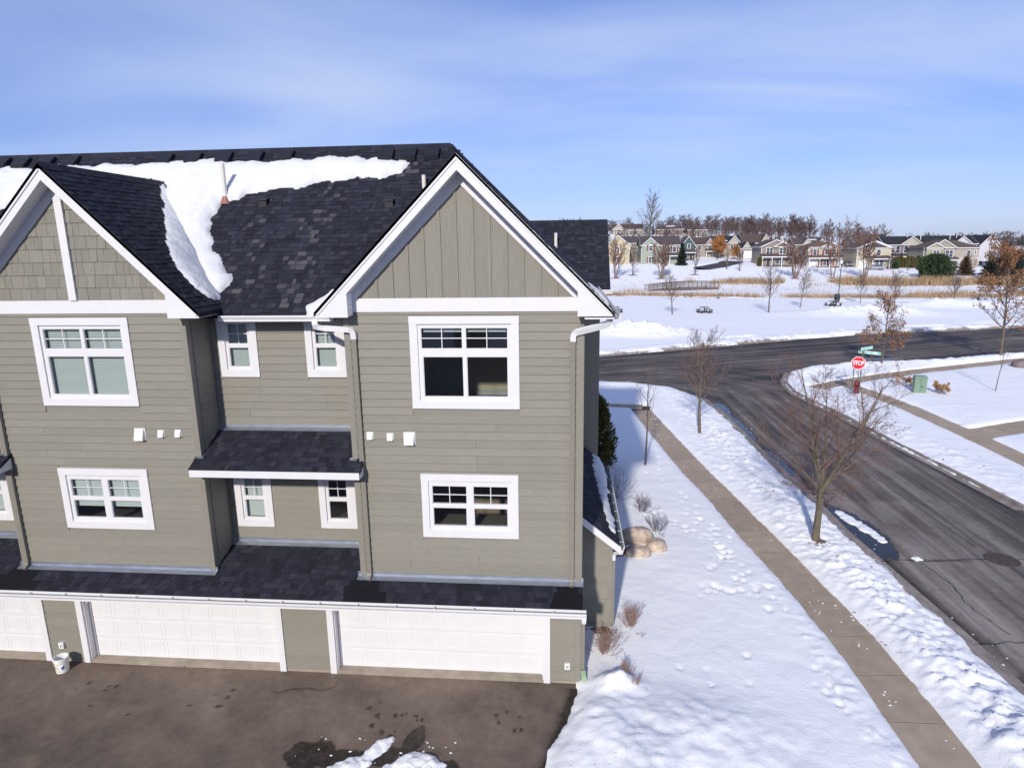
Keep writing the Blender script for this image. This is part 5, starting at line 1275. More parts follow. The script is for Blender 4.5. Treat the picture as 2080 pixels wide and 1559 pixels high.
# ------------------------------------------------------------------ street furniture
M['red'] = simple('sign_red', (.62, .010, .03), .4, var=.05); M['sign_white'] = simple('sign_white', (.85, .85, .85), .4); M['sign_green'] = simple('sign_green', (.02, .33, .20), .4)
M['sign_mint'] = simple('sign_mint', (.60, .80, .75), .4)
M['post'] = simple('sign_post_steel', (.10, .12, .115), .5, metal=.4); M['hyd'] = simple('hydrant_red', (.17, .007, .016), .45, var=.15); M['ubox'] = simple('utility_green', (.17, .25, .18), .5, var=.1, scale=2)
M['lampgreen'] = simple('lamp_green', (.008, .07, .045), .4); M['globe'] = simple('lamp_globe', (.75, .77, .78), .3)
def text_mesh(s, size, mat, name, parent, off, rot, ext=.004):
    cu = bpy.data.curves.new(name, 'FONT'); cu.body = s; cu.size = size; cu.align_x = 'CENTER'; cu.align_y = 'CENTER'; cu.extrude = ext; cu.offset = .012
    o = bpy.data.objects.new(name, cu); COL.objects.link(o); dg = bpy.context.evaluated_depsgraph_get(); me = bpy.data.meshes.new_from_object(o.evaluated_get(dg)); bpy.data.objects.remove(o); bpy.data.curves.remove(cu)
    me.materials.clear(); me.materials.append(mat); p = bpy.data.objects.new(name, me); COL.objects.link(p); p.parent = parent; p.location = off; p.rotation_euler = rot; return p
ss_ = root('stop_sign', 'red octagonal stop sign on two posts at the street corner', 'road sign')
for x in (-.21, .21): b = MB(); b.box(x-.03, x+.03, 0, .04, -.3, 2.55 if x < 0 else 2.95); b.build('post', M['post'], ss_, (0, 0, 0))
oc = lambda R_: [(R_*math.cos(math.pi/8+k*math.pi/4), 2.18+R_*math.sin(math.pi/8+k*math.pi/4)) for k in range(8)]
b = MB(); b.prism(oc(.44), 'y', -.022, -.012); pl_ = b.build('sign_panel', M['sign_white'], ss_, (0, 0, 0)); b = MB(); b.prism(oc(.405), 'y', -.028, -.021); b.build('sign_face', M['red'], ss_, (0, 0, 0))
lt_ = text_mesh('STOP', .38, M['sign_white'], 'lettering', ss_, (0, -.033, 2.18), (math.pi/2, 0, 0)); lt_.scale = (.70, .95, 1)
place(ss_, (18.72, 41.6, 0.0), math.radians(-14))
sn = root('street_name_sign', 'pair of crossed green street name blades above the stop sign', 'road sign')
b = MB(); b.tube([(0, 0, 2.7), (0, 0, 3.05)], .025, 6); b.build('post_cap', M['post'], sn, (0, 0, 0))
for ang, z0, nlet in ((.62, 3.0, 9), (-.78, 2.80, 8)):
    b = MB(); ln = 1.35; b.box(-.28, ln-.28, -.006, .006, z0, z0+.20); bl = b.build('blade', M['sign_green'], sn, (0, 0, 0)); bl.rotation_euler = (0, 0, ang)
    b = MB(); b.box(-.265, ln-.32, -.010, -.007, z0+.012, z0+.188); b.build('blade_face', M['sign_mint'], bl, (0, 0, 0))
    b = MB(); rr = random.Random(nlet)
    for k in range(nlet):
        x = -.18+k*.105; b.box(x, x+.02, -.013, -.0105, z0+.05, z0+.15)
        if rr.random() < .7: b.box(x+.02, x+.06, -.013, -.0105, z0+rr.choice((.05, .09, .13)), z0+rr.choice((.05, .09, .13))+.02)
    b.box(ln-.44, ln-.36, -.013, -.0105, z0+.04, z0+.15)
    tag(b.build('lettering', M['sign_green'], bl, (0, 0, 0)), kind='stuff')
place(sn, (18.95, 41.62, 0), 0)
hy = root('fire_hydrant', 'dark red fire hydrant between the stop sign posts', 'hydrant')
b = MB(); b.lathe([(.0, -.1), (.17, -.1), (.17, .04), (.12, .06), (.115, .48), (.155, .50), (.155, .55), (.13, .58), (.10, .68), (.04, .74), (.035, .80), (0, .80)], 14); b.build('barrel', M['hyd'], hy, (0, 0, 0), smooth=True)
for sg in (-1, 1): b = MB(); b.tube([(sg*.1, 0, .4), (sg*.21, 0, .4)], .055, 8); b.build('side_cap', M['hyd'], hy, (0, 0, 0))
b = MB(); b.tube([(0, -.1, .36), (0, -.23, .36)], .075, 10); b.build('front_cap', M['hyd'], hy, (0, 0, 0)); place(hy, (18.9, 41.9, .12), 0, 1.15)
ub = root('utility_box', 'pale green utility cabinet on the snowy corner lawn', 'utility box')
b = MB(); b.box(-.33, .33, -.2, .2, -.1, 1.08); b.build('cabinet', M['ubox'], ub, (0, 0, 0)); b = MB(); b.prism([(-.35, 1.08), (.35, 1.08), (.30, 1.15), (-.30, 1.15)], 'y', -.22, .22); b.build('lid', M['ubox'], ub, (0, 0, 0))
b = MB(); b.box(-.012, .012, -.207, -.201, .02, 1.04); b.build('door_seam', M['post'], ub, (0, 0, 0)); b = MB(); b.box(.06, .13, -.22, -.201, .5, .55); b.build('latch', M['black'], ub, (0, 0, 0)); place(ub, (22.9, 42.1, 0.02), math.radians(-8), 1.08)
mh = root('manhole_cover', 'round rusty manhole cover in the street', 'manhole'); M['iron'] = simple('rusty_iron', (.075, .055, .048), .8, var=.4, scale=8)
b = MB(); b.lathe([(.48, -.02), (.48, .006), (.42, .006), (.42, .002)], 28); b.build('rim', M['iron'], mh, (0, 0, 0)); b = MB(); b.lathe([(.415, -.02), (.415, .004), (0, .004)], 28)
for i in range(-4, 5): wd = math.sqrt(max(0, .38**2-(i*.085)**2)); b.box(i*.085-.012, i*.085+.012, -wd, wd, .004, .010)
b.build('lid', M['iron'], mh, (0, 0, 0)); place(mh, (13.68, 19.4, -.004))
def lamp(label, loc, H):
    t = root('lamp_post', label, 'street lamp', 'green lamp posts'); b = MB(); b.lathe([(.0, 0), (.2, 0), (.2, .3), (.11, .7), (.075, .9), (.06, H-.6), (.12, H-.5), (.16, H-.3), (0, H-.3)], 12); b.build('pole', M['lampgreen'], t, (0, 0, 0), smooth=True)
    b = MB(); b.lathe([(.0, H-.32), (.17, H-.3), (.23, H-.05), (.17, H+.2), (.05, H+.3), (0, H+.34)], 12); b.build('globe', M['globe'], t, (0, 0, 0), smooth=True); place(t, loc)
lamp('green lamp post in the park behind the waste bin', G(45.6, 111.0), 6.5); lamp('green lamp post beyond the pond by the dark spruce', G(102.8, 163), 6.5)
tb = root('waste_bin', 'dark domed waste bin at the foot of the lamp post', 'waste bin'); b = MB(); b.lathe([(0, 0), (.3, 0), (.34, .2), (.36, .75), (0, .75)], 14); b.build('bin_body', M['black'], tb, (0, 0, 0), smooth=True); M['bin'] = simple('bin_dome', (.02, .035, .032), .35)
b = MB(); b.lathe([(.40, .74), (.42, .85), (.40, 1.0), (.28, 1.14), (0, 1.2)], 14); b.build('dome', M['bin'], tb, (0, 0, 0), smooth=True); place(tb, (44.2, 108, .1), 0, 1.15)
M['tabletop'] = simple('table_top', (.20, .19, .185), .7, var=.25, scale=6)
def picnic(label, loc, rz):
    t = root('picnic_table', label, 'picnic table', 'picnic tables in the park'); b = MB(); b.lathe([(0, .70), (.62, .70), (.64, .73), (.62, .77), (0, .77)], 16); b.build('table_top', M['tabletop'], t, (0, 0, 0))
    b = MB(); b.tube([(0, 0, .0), (0, 0, .7)], .09, 8); b.build('pedestal', M['black'], t, (0, 0, 0))
    for k in range(4):
        a = k*math.pi/2+.6; c_, s_ = math.cos(a), math.sin(a); b = MB(); b.tube([(c_*.08, s_*.08, .12), (c_*.9, s_*.9, .12)], .05, 6); b.build('arm', M['black'], t, (0, 0, 0))
        b = MB(); P0 = [Vector((math.cos(a+u)*rd, math.sin(a+u)*rd, 0)) for rd in (.78, 1.12) for u in (-.42, -.2, 0, .2, .42)]
        for i in range(4):
            q4 = [P0[i], P0[i+1], P0[5+i+1], P0[5+i]]; b.add([(p.x, p.y, .40) for p in q4]+[(p.x, p.y, .46) for p in q4], [(0,1,2,3),(4,7,6,5),(0,4,5,1),(2,6,7,3),(1,5,6,2),(3,7,4,0)])
        b.build('bench', M['tabletop'], t, (0, 0, 0)); b = MB(); 
        for u in (-.3, .3): b = MB(); b.box(math.cos(a+u)*.95-.06, math.cos(a+u)*.95+.06, math.sin(a+u)*.95-.06, math.sin(a+u)*.95+.06, 0, .40); b.build('bench_leg', M['black'], t, (0, 0, 0))
    place(t, loc, rz, 1.12)
picnic('picnic table in the middle of the open snowy park', (19.7, 92.4, .1), .2); picnic('picnic table in front of the waste bin and lamp post', (41.0, 101.4, .1), .5); picnic('picnic table by the cleared path at the right', (65.3, 106.6, .2), .9); picnic('picnic table half hidden behind the gable gutter', (7.1, 93.6, .1), .2)
bo_ = root('bollard', 'short grey-green marker post on the park path', 'bollard'); b = MB(); b.lathe([(0, 0), (.16, 0), (.13, .75), (.12, .85), (0, .9)], 10); M['boll'] = simple('bollard_paint', (.16, .20, .19), .6); b.build('shaft', M['boll'], bo_, (0, 0, 0), smooth=True); b = MB(); b.lathe([(.135, .7), (.145, .74), (.13, .78)], 10); b.build('collar', M['black'], bo_, (0, 0, 0)); place(bo_, (27.1, 116.2, 0), 0, 1.2)
# footbridge
fb = thing('footbridge', 'brown wooden footbridge with railings over the frozen pond', 'bridge', (24.5, 138.5, 0)); M['bridgewood'] = simple('bridge_timber', (.14, .105, .085), .85, var=.3, scale=4, objvar=.15)
A_, B_ = Vector((17.0, 137.2, .15)), Vector((32.3, 140.6, .55)); D_ = (B_-A_); dl = Vector((D_.x, D_.y, 0)).normalized(); nl = Vector((-dl.y, dl.x, 0))
def bp(t, s, z): p = A_+D_*t+nl*s; return Vector((p.x, p.y, p.z+.35*math.sin(math.pi*t)+z))
npl = 52
for i in range(npl):
    b = MB(); t0, t1_ = i/npl+.0012, (i+1)/npl-.0012; c4 = [bp(t0, -1.0, 0), bp(t1_, -1.0, 0), bp(t1_, 1.0, 0), bp(t0, 1.0, 0)]
    b.add([tuple(p) for p in c4]+[(p.x, p.y, p.z-.06) for p in c4], [(0,1,2,3),(7,6,5,4),(0,4,5,1),(1,5,6,2),(2,6,7,3),(3,7,4,0)]); b.build('deck_plank', M['bridgewood'], fb)
for s in (-1.0, 1.0):
    for z in (.30, .62, .92, 1.22):
        b = MB(); b.rect_tube([bp(k/12, s, z) for k in range(13)], .045, .035 if z < 1.2 else .06); b.build('rail', M['bridgewood'], fb)
    b = MB(); b.rect_tube([bp(k/12, s*.9, -.2) for k in range(13)], .08, .14); b.build('beam', M['bridgewood'], fb)
    for k in range(9):
        p = bp(k/8, s*1.05, 0); b = MB(); b.box(p.x-.06, p.x+.06, p.y-.06, p.y+.06, p.z-.5 if k % 4 else min(-.1, p.z-1), p.z+1.3); b.build('post', M['bridgewood'], fb)
# bucket by the garage door
bk = root('bucket', 'white plastic bucket with yellow and blue print by the garage doors', 'bucket'); M['bucket'] = simple('bucket_plastic', (.78, .77, .76), .35, var=.04); M['yellow'] = simple('print_yellow', (.75, .60, .22), .5); M['blue'] = simple('print_blue', (.10, .12, .30), .5)
b = MB(); b.lathe([(0, .0), (.135, .0), (.152, .34), (.165, .345), (.165, .37), (.152, .375), (.145, .34), (.132, .03), (0, .03)], 24); b.build('pail', M['bucket'], bk, (0, 0, 0), smooth=False)
b = MB(); b.lathe([(.165, .30), (.168, .315), (.160, .325)], 24); b.build('rim', M['bucket'], bk, (0, 0, 0))
def band(nm, z0, z1, a0, a1, mat):
    b = MB(); n_ = 10; pr = lambda z: .135+.017*z/.34+.0015
    for i in range(n_):
        u0 = a0+(a1-a0)*i/n_; u1 = a0+(a1-a0)*(i+1)/n_; b.add([(pr(z)*math.cos(u), pr(z)*math.sin(u), z) for u, z in ((u0, z0), (u1, z0), (u1, z1), (u0, z1))], [(0, 1, 2, 3)])
    b.build(nm, M[mat], bk, (0, 0, 0))
band('stripe', .215, .245, -2.6, -1.25, 'yellow'); band('stripe', .05, .08, -2.6, -1.25, 'yellow'); band('print', .14, .165, -2.45, -1.4, 'blue'); band('print', .10, .23, -.95, -.55, 'blue')
b = MB(); b.tube([(-.165, 0, .31), (-.13, -.11, .22), (0, -.172, .17), (.13, -.11, .22), (.165, 0, .31)], .004, 5); b.build('handle', M['flash'], bk, (0, 0, 0)); place(bk, (-12.03, 12.38, .0), 0, 1.0)
# ridges of old ice and snow on the driveway
def ground_snow(label, poly, th, dirtv, res=.03):
    P = np.array(poly); x0, y0 = P.min(0)-.1; x1, y1 = P.max(0)+.1; X_, Y_ = np.meshgrid(np.arange(x0, x1, res), np.arange(y0, y1, res))
    s = -poly_sd(X_, Y_, [tuple(p) for p in poly])+.10*fbm(X_*3, Y_*3, 3)+.05*fbm(X_*9, Y_*9, 2)
    Z_ = np.where(s > 0, th*np.sqrt(np.clip(s/.25, 0, 1))*(.6+.5*fbm(X_*3.5, Y_*3.5, 3)+.3*fbm(X_*9, Y_*9, 2))+.012, -.03)
    ny_, nx_ = X_.shape; idx = np.arange(nx_*ny_).reshape(ny_, nx_); q_ = np.stack([idx[:-1, :-1], idx[:-1, 1:], idx[1:, 1:], idx[1:, :-1]], -1).reshape(-1, 4); q_ = q_[(s.ravel()[q_] > 0).any(1)]
    u_ = np.unique(q_); rm_ = np.full(nx_*ny_, -1); rm_[u_] = np.arange(len(u_)); me = mk_mesh('ice_ridge', np.stack([X_, Y_, Z_], -1).reshape(-1, 3)[u_], rm_[q_], M['snow'], smooth=True, attrs={'dirt': np.full(len(u_), dirtv)+.15*np.random.RandomState(1).rand(len(u_))})
    return tag(link('ice_ridge', me), label, 'ice ridge', 'melting ice ridges on the driveway')
ground_snow('long dirty ridge of melting ice on the driveway', [(-5.0,9.4),(-4.7,9.95),(-4.1,10.3),(-3.75,10.75),(-3.5,10.85),(-3.45,10.65),(-3.7,10.35),(-3.9,10.0),(-3.8,9.5)], .12, .24)
ground_snow('broad dirty ridge of melting ice nearest the viewer on the driveway', [(-3.75,9.4),(-3.5,10.1),(-3.0,10.5),(-2.6,10.45),(-2.3,10.2),(-2.5,9.9),(-2.6,9.4)], .13, .26)
o_ = ground_snow('white strip of ice lying in the puddle at the street edge', [(10.02,23.0),(10.3,22.9),(10.6,21.6),(10.75,20.4),(10.55,20.3),(10.3,21.2),(10.05,22.1)], .06, .12); o_['group'] = 'ice at the street edge'
o_ = ground_snow('small lump of ice on the crack in the street', [(10.95,19.35),(11.15,19.45),(11.22,19.2),(11.0,19.15)], .05, .2); o_['group'] = 'ice at the street edge'

# ------------------------------------------------------------------ houses beyond the pond
WALLM, ROOFM = {}, {}
def wm(c):
    if c not in WALLM: WALLM[c] = simple('house_wall', tuple(.78*(v*.62+.38*(sum(c)/3)) for v in c), .8, var=.10, scale=1.2, bump=.5, bscale=4.5, stretch=(.3, .3, 1.2))
    return WALLM[c]
def rfm(c):
    if c not in ROOFM: ROOFM[c] = simple('house_roof', c, .9, var=.3, scale=2.5, bump=.6, bscale=5)
    return ROOFM[c]
M['hpane'] = simple('far_window_pane', (.05, .06, .08), .12, spec=.8)
M['porch_dark'] = simple('porch_timber', (.06, .045, .04), .8)
def house(label, xc, y, ztop, w_, d, h, rh, wall, roofc, kind='x', gables=(), wins=(), porch=None, doors=(), garage=(), shut=None, rz=0, zbase=None, pipes=(), snow=(), cat='house', belt=None):
    """front faces -y, origin at front centre; h eave height above base; ztop: eave level"""
    t = root('house', label, cat, 'houses beyond the pond'); m = wm(wall); rm_ = rfm(roofc); base = -1.5
    b = MB(); hw = w_/2; o = .38
    if kind == 'x': b.prism([(0, base), (d, base), (d, h), (d/2, h+rh), (0, h)], 'x', -hw, hw)
    elif kind == 'y': b.prism([(-hw, base), (hw, base), (hw, h), (0, h+rh), (-hw, h)], 'y', 0, d)
    else: b.box(-hw, hw, 0, d, base, h)
    wl = b.build('wall', m, t, (0, 0, 0))
    b = MB(); sl_ = None
    if kind == 'x':
        k = rh/(d/2); b.prism([(-o, h-o*k+.06), (d/2, h+rh+.06), (d+o, h-o*k+.06), (d+o, h-o*k+.24), (d/2, h+rh+.26), (-o, h-o*k+.24)], 'x', -hw-o, hw+o)
    elif kind == 'y':
        k = rh/hw; b.prism([(-hw-o, h-o*k+.06), (0, h+rh+.06), (hw+o, h-o*k+.06), (hw+o, h-o*k+.24), (0, h+rh+.26), (-hw-o, h-o*k+.24)], 'y', -o, d+o)
    else:
        i = min(d, w_)/2*.98; x0, x1, y0, y1 = -hw-o, hw+o, -o, d+o
        rx0, rx1 = (x0+i+o, x1-i-o) if w_ >= d else (-.05, .05); ry0, ry1 = (d/2-.02, d/2+.02) if w_ >= d else (y0+i+o, y1-i-o)
        b.add([(x0,y0,h),(x1,y0,h),(x1,y1,h),(x0,y1,h),(rx0,ry0,h+rh),(rx1,ry0,h+rh),(rx1,ry1,h+rh),(rx0,ry1,h+rh)], [(0,1,5,4),(1,2,6,5),(2,3,7,6),(3,0,4,7),(4,5,6,7),(3,2,1,0)])
    roof_ = b.build('roof', rm_, t, (0, 0, 0))
    b = MB()
    if kind == 'x':
        k = rh/(d/2); b.box(-hw-o, hw+o, -o-.05, -o+.0, h-o*k+.02, h-o*k+.22)
        for s in (-1, 1):
            x = s*(hw+o); b.prism([(-o, h-o*k), (d/2, h+rh), (d+o, h-o*k), (d+o, h-o*k+.24), (d/2, h+rh+.27), (-o, h-o*k+.24)], 'x', x-.03 if s < 0 else x+.003, x-.003 if s < 0 else x+.03)
    elif kind == 'y':
        k = rh/hw; b.prism([(-hw-o, h-o*k), (0, h+rh), (hw+o, h-o*k), (hw+o, h-o*k+.24), (0, h+rh+.27), (-hw-o, h-o*k+.24)], 'y', -o-.05, -o-.003)
        for s in (-1, 1): b.box(min(s*(hw+o), s*(hw+o+.05)), max(s*(hw+o), s*(hw+o+.05)), -o, d+o, h-o*k, h-o*k+.2)
    else: b.box(-hw-o, hw+o, -o-.04, -o-.002, h-.14, h+.05); b.box(hw+o+.002, hw+o+.04, -o, d+o, h-.14, h+.05)
    for s in (-1, 1): b.box(s*hw-.10 if s > 0 else s*hw-.02, s*hw+.02 if s > 0 else s*hw+.10, -.03, .10, base, h-.3)
    b.build('trim', M['white'], wl, (0, 0, 0))
    if belt: b = MB(); b.box(-hw, hw, -.04, .0, belt-.1, belt+.1); b.build('belt_board', M['white'], wl, (0, 0, 0))
    for gx, gw, gz, gh, gp, gcol in gables:
        b = MB(); b.prism([(gx-gw/2, base if gp > .5 else gz-.05), (gx+gw/2, base if gp > .5 else gz-.05), (gx+gw/2, gz), (gx, gz+gh), (gx-gw/2, gz)], 'y', -gp, d*.5); g = b.build('gable', wm(gcol) if gp < .5 or gcol != wall else m, t, (0, 0, 0))
        k = gh/(gw/2); o2 = .3
        b = MB(); b.prism([(gx-gw/2-o2, gz-o2*k+.04), (gx, gz+gh+.04), (gx+gw/2+o2, gz-o2*k+.04), (gx+gw/2+o2, gz-o2*k+.22), (gx, gz+gh+.24), (gx-gw/2-o2, gz-o2*k+.22)], 'y', -gp-o2, d*.5); b.build('gable_roof', rm_, g, (0, 0, 0))
        b = MB(); b.prism([(gx-gw/2-o2, gz-o2*k), (gx, gz+gh), (gx+gw/2+o2, gz-o2*k), (gx+gw/2+o2, gz-o2*k+.24), (gx, gz+gh+.27), (gx-gw/2-o2, gz-o2*k+.24)], 'y', -gp-o2-.05, -gp-o2-.002); b.box(gx-gw/2, gx+gw/2, -gp-.06, -gp-.001, gz-.14, gz+.03); b.build('gable_trim', M['white'], g, (0, 0, 0))
    for ww in wins:
        wx, wz, wwd, wh = ww[:4]; yo = ww[4] if len(ww) > 4 else 0
        b = MB(); e = .13; x0, x1, z0, z1 = wx-wwd/2, wx+wwd/2, wz-wh/2, wz+wh/2
        b.box(x0-e, x1+e, yo-.07, yo, z1, z1+e); b.box(x0-e, x1+e, yo-.07, yo, z0-e, z0); b.box(x0-e, x0, yo-.07, yo, z0, z1); b.box(x1, x1+e, yo-.07, yo, z0, z1); b.box(x0, x1, yo-.06, yo-.02, wz-.03, wz+.03)
        if wwd > 1.2: b.box(wx-.06, wx+.06, yo-.065, yo-.01, z0, z1)
        wi = b.build('window', M['white'], t, (0, 0, 0)); b = MB(); b.box(x0, x1, yo-.03, yo-.012, z0, z1); b.build('pane', M['hpane'], wi, (0, 0, 0))
        if shut:
            for s in (-1, 1): b = MB(); sx = wx+s*(wwd/2+e+.24); b.box(sx-.22, sx+.22, yo-.06, yo-.01, z0-.08, z1+.08); b.build('shutter', wm(shut), wi, (0, 0, 0))
    if porch:
        px0, px1, pd_, pz_ = porch; b = MB(); b.prism([(-pd_-.2, pz_), (0, pz_+.75), (0, pz_+.9), (-pd_-.2, pz_+.16)], 'x', px0-.2, px1+.2); pr = b.build('porch_roof', rm_, t, (0, 0, 0))
        b = MB(); b.box(px0-.2, px1+.2, -pd_-.24, -pd_-.2, pz_-.12, pz_+.14); b.build('porch_fascia', M['white'], pr, (0, 0, 0))
        n_ = max(2, int((px1-px0)/2.4)+1)
        for i in range(n_): x = px0+.1+(px1-px0-.2)*i/(n_-1); b = MB(); b.box(x-.09, x+.09, -pd_-.09, -pd_+.09, base, pz_-.1); b.build('porch_post', M['white'], t, (0, 0, 0))
        b = MB(); b.box(px0, px1, -pd_, 0, base, .25); b.build('porch_floor', M['porch_dark'], t, (0, 0, 0))
    for dx, dw, dh, dc in doors: b = MB(); b.box(dx-dw/2, dx+dw/2, -.06, .0, 0, dh); dd = b.build('door', wm(dc), t, (0, 0, 0)); b = MB(); b.box(dx-dw/2-.12, dx+dw/2+.12, -.05, .01, 0, dh+.12); b.build('door_frame', M['white'], dd, (0, 0, 0))
    for gx, gw, gy_ in garage: b = MB(); b.box(gx-gw/2, gx+gw/2, gy_-.05, gy_+.02, -.1, 2.2); b.build('garage_door', M['white'], t, (0, 0, 0))
    for px_, py_ in pipes: b = MB(); b.tube([(px_, py_, h), (px_, py_, h+rh*.75+1.1)], .12, 6); b.build('roof_pipe', M['pipe'], roof_, (0, 0, 0))
    for sx, sy, sw_, sh_ in snow:
        k = rh/(d/2); b = MB(); z0 = h+k*sy+.26; b.add([(sx-sw_/2, sy, z0), (sx+sw_/2, sy, z0), (sx+sw_*.45, sy+sh_, z0+k*sh_), (sx-sw_*.42, sy+sh_, z0+k*sh_)], [(0, 1, 2, 3)]); b.add([(sx-sw_/2, sy, z0-.12), (sx+sw_/2, sy, z0-.12), (sx+sw_/2, sy, z0), (sx-sw_/2, sy, z0)], [(0, 1, 2, 3)]); b.build('snow_patch', M['roof_snow'], roof_, (0, 0, 0))
    place(t, (xc, y, ztop-h), rz); return t
CREAM = (.58, .49, .30); YEL = (.64, .53, .27); SAGE = (.36, .43, .31); TEAL = (.05, .14, .125); TAN = (.37, .28, .21); BEIGE = (.45, .355, .26); PURP = (.23, .165, .27); LAV = (.62, .60, .66); BRN = (.20, .13, .095)
R_BR = (.085, .058, .05); R_GR = (.075, .062, .062); R_BK = (.018, .019, .026); R_TN = (.13, .085, .058)
SHR = (.35, .045, .04)
house('pale yellow house with a front gable beside the far wing roof', 14.7, 187, 9.7, 6.6, 11, 5.6, 2.5, YEL, R_GR, 'y', wins=[(-.3, 4.3, 1.3, 1.5), (-.4, 1.6, 1.5, 1.4)], rz=-.05)
house('sage green house with red window shutters', 26.8, 187, 9.5, 10.9, 10, 5.5, 2.4, SAGE, R_GR, 'x', gables=[(-3.0, 4.6, 5.5, 2.0, .6, SAGE)], wins=[(-2.9, 4.8, .95, 1.5, -.6), (-2.6, 1.5, 1.6, 1.4, -.6), (2.2, 4.3, 1.0, 1.3), (3.8, 4.3, 1.0, 1.3)], porch=(-.4, 5.2, 1.6, 2.5), shut=SHR, belt=2.9)
house('small grey-brown house behind the yellow and green houses', 20.4, 199, 10.2, 7.5, 8, 5.2, 1.9, (.33, .27, .23), R_GR, 'x', wins=[(-1.6, 3.8, 1.0, 1.2), (1.6, 3.8, 1.0, 1.2)])
house('house with a steep dark teal gable and white trim', 38.2, 207, 8.9, 4.6, 9, 4.2, 3.0, TEAL, R_BR, 'y', wins=[(.2, 4.4, .9, 1.3), (-.6, 1.4, 1.0, 1.5)], doors=[(.9, .9, 2.0, (.10, .05, .03))], porch=(-2.0, 2.0, 1.4, 2.4))
house('pinkish tan house with two small gables beside the teal gable', 45.2, 216, 9.4, 8.6, 9, 4.4, 2.2, (.43, .33, .28), R_BR, 'x', gables=[(1.4, 2.6, 4.4, 1.9, .4, (.43, .33, .28)), (3.6, 2.6, 4.4, 1.6, .7, (.40, .33, .27))], wins=[(-1.8, 3.4, 1.0, 1.2), (1.4, 3.4, .9, 1.2, -.4), (3.6, 3.4, .9, 1.2, -.7)], porch=(.2, 4.6, 1.4, 2.3))
house('beige house with slate-dark roof and a cream gable behind the orange tree', 52.6, 218, 9.8, 9.4, 9, 4.8, 2.2, BEIGE, R_BK, 'x', gables=[(2.3, 4.0, 4.8, 2.2, .5, (.56, .48, .33))], wins=[(1.6, 3.6, .8, 1.4, -.5), (3.0, 3.6, .8, 1.4, -.5), (-2.0, 3.6, 1.1, 1.2)], garage=[(6.6, 3.4, -3.2)], snow=[(-.8, .9, 2.6, .6)])
house('tan garage wing with a small gabled dormer beside the slate-roofed house', 58.3, 213, 8.1, 4.6, 6, 3.0, 1.6, BEIGE, R_BK, 'x', gables=[(-.6, 2.0, 3.4, 1.5, .1, CREAM)], garage=[(.2, 3.4, -.02)])
house('tan house with a long brown roof and a right-hand gable', 62.0, 220, 9.8, 9.2, 9, 4.9, 2.7, BEIGE, R_BR, 'x', gables=[(3.4, 3.0, 4.9, 2.6, .5, (.50, .44, .33))], wins=[(3.3, 3.8, 1.2, 1.5, -.5), (-1.5, 1.6, .7, .9)], doors=[(2.4, .9, 2.0, BRN)])
house('brown and tan brick house with a wide front porch and two white windows', 56.8, 181, 8.7, 7.6, 9, 5.3, 1.7, TAN, R_BR, 'y', gables=[(1.6, 4.4, 5.3, 1.15, .5, BRN)], wins=[(-1.6, 4.2, 1.6, 1.6), (1.7, 4.2, 1.6, 1.6, -.5), (1.2, 1.4, 2.2, 1.2)], porch=(-3.9, 3.9, 1.6, 2.6), doors=[(-1.8, .9, 2.0, (.05, .04, .05))])
house('cream house with red shutters and a brown hip roof', 69.8, 182, 8.4, 8.2, 8, 5.4, 1.8, (.60, .53, .42), R_TN, 'hip', gables=[(1.6, 4.8, 5.4, 1.15, .4, (.40, .26, .22))], wins=[(-2.3, 4.1, .9, 1.4), (.7, 4.1, .95, 1.4, -.4), (2.6, 4.1, .95, 1.4, -.4), (.5, 1.3, .8, 1.4), (2.0, 1.3, .8, 1.4)], porch=(-4.2, 4.2, 1.4, 2.5), garage=[(-2.3, 2.6, -.02)], shut=SHR)
house('cream yellow house with a blue-grey gable behind the silver car', 83.0, 182, 8.0, 8.8, 9, 5.4, 1.8, (.63, .54, .33), R_BR, 'y', gables=[(-.2, 8.0, 5.42, 1.62, .12, (.10, .105, .15))], wins=[(-1.4, 4.2, .95, 1.5), (1.2, 4.2, .95, 1.5), (1.0, 1.4, .9, 1.5), (2.2, 1.4, .9, 1.5)], porch=(-.8, 3.8, 1.3, 2.5), garage=[(-2.6, 2.2, -.02)])
house('long purple-grey townhouse with a black roof and cream gable', 105.9, 198, 8.7, 25.4, 8, 6.3, 2.2, PURP, R_BK, 'x', gables=[(-5.4, 6.0, 6.3, 2.1, .3, (.60, .53, .40)), (8.6, 5.0, 6.3, 2.0, .3, LAV)], wins=[(-9.0, 4.9, 1.0, 2.0), (-6.8, 4.9, 1.0, 2.0), (-5.3, 5.3, 1.2, 1.3), (-2.6, 5.3, 1.2, 1.2), (-5.4, 1.5, 1.2, 1.2), (-10.4, 4.9, .9, 1.8)], porch=(-12.2, -4.5, .8, 2.9), pipes=[(-5.8, 2.0), (-2.0, 2.0), (6.2, 2.0), (8.0, 2.0), (9.2, 2.0)], cat='townhouse')
house('large beige house with nested green gables and a brown hip roof', 106.9, 189, 7.7, 14.8, 9, 5.6, 2.1, (.47, .385, .29), (.10, .075, .06), 'hip', gables=[(-2.6, 6.8, 5.6, 2.1, .4, (.40, .37, .22)), (-4.9, 4.6, 5.6, 1.3, .9, (.40, .37, .22))], wins=[(-4.6, 4.2, 1.6, 1.4, -.9), (-.9, 4.0, 1.9, 1.8, -.4), (4.4, 4.1, .8, 1.5), (6.2, 4.4, .4, 1.0), (-1.0, 1.2, 1.0, 1.4, -.4)], porch=(-7.0, 1.2, 2.0, 2.3), belt=2.7)
house('white gable-ended townhouse at the right end of the black roof', 123.4, 200, 8.3, 5.2, 9, 6.0, 2.7, LAV, R_BK, 'y', doors=[(-.4, .9, 2.1, (.62, .62, .66))], wins=[(-.4, 2.9, 1.2, .5)], cat='townhouse')
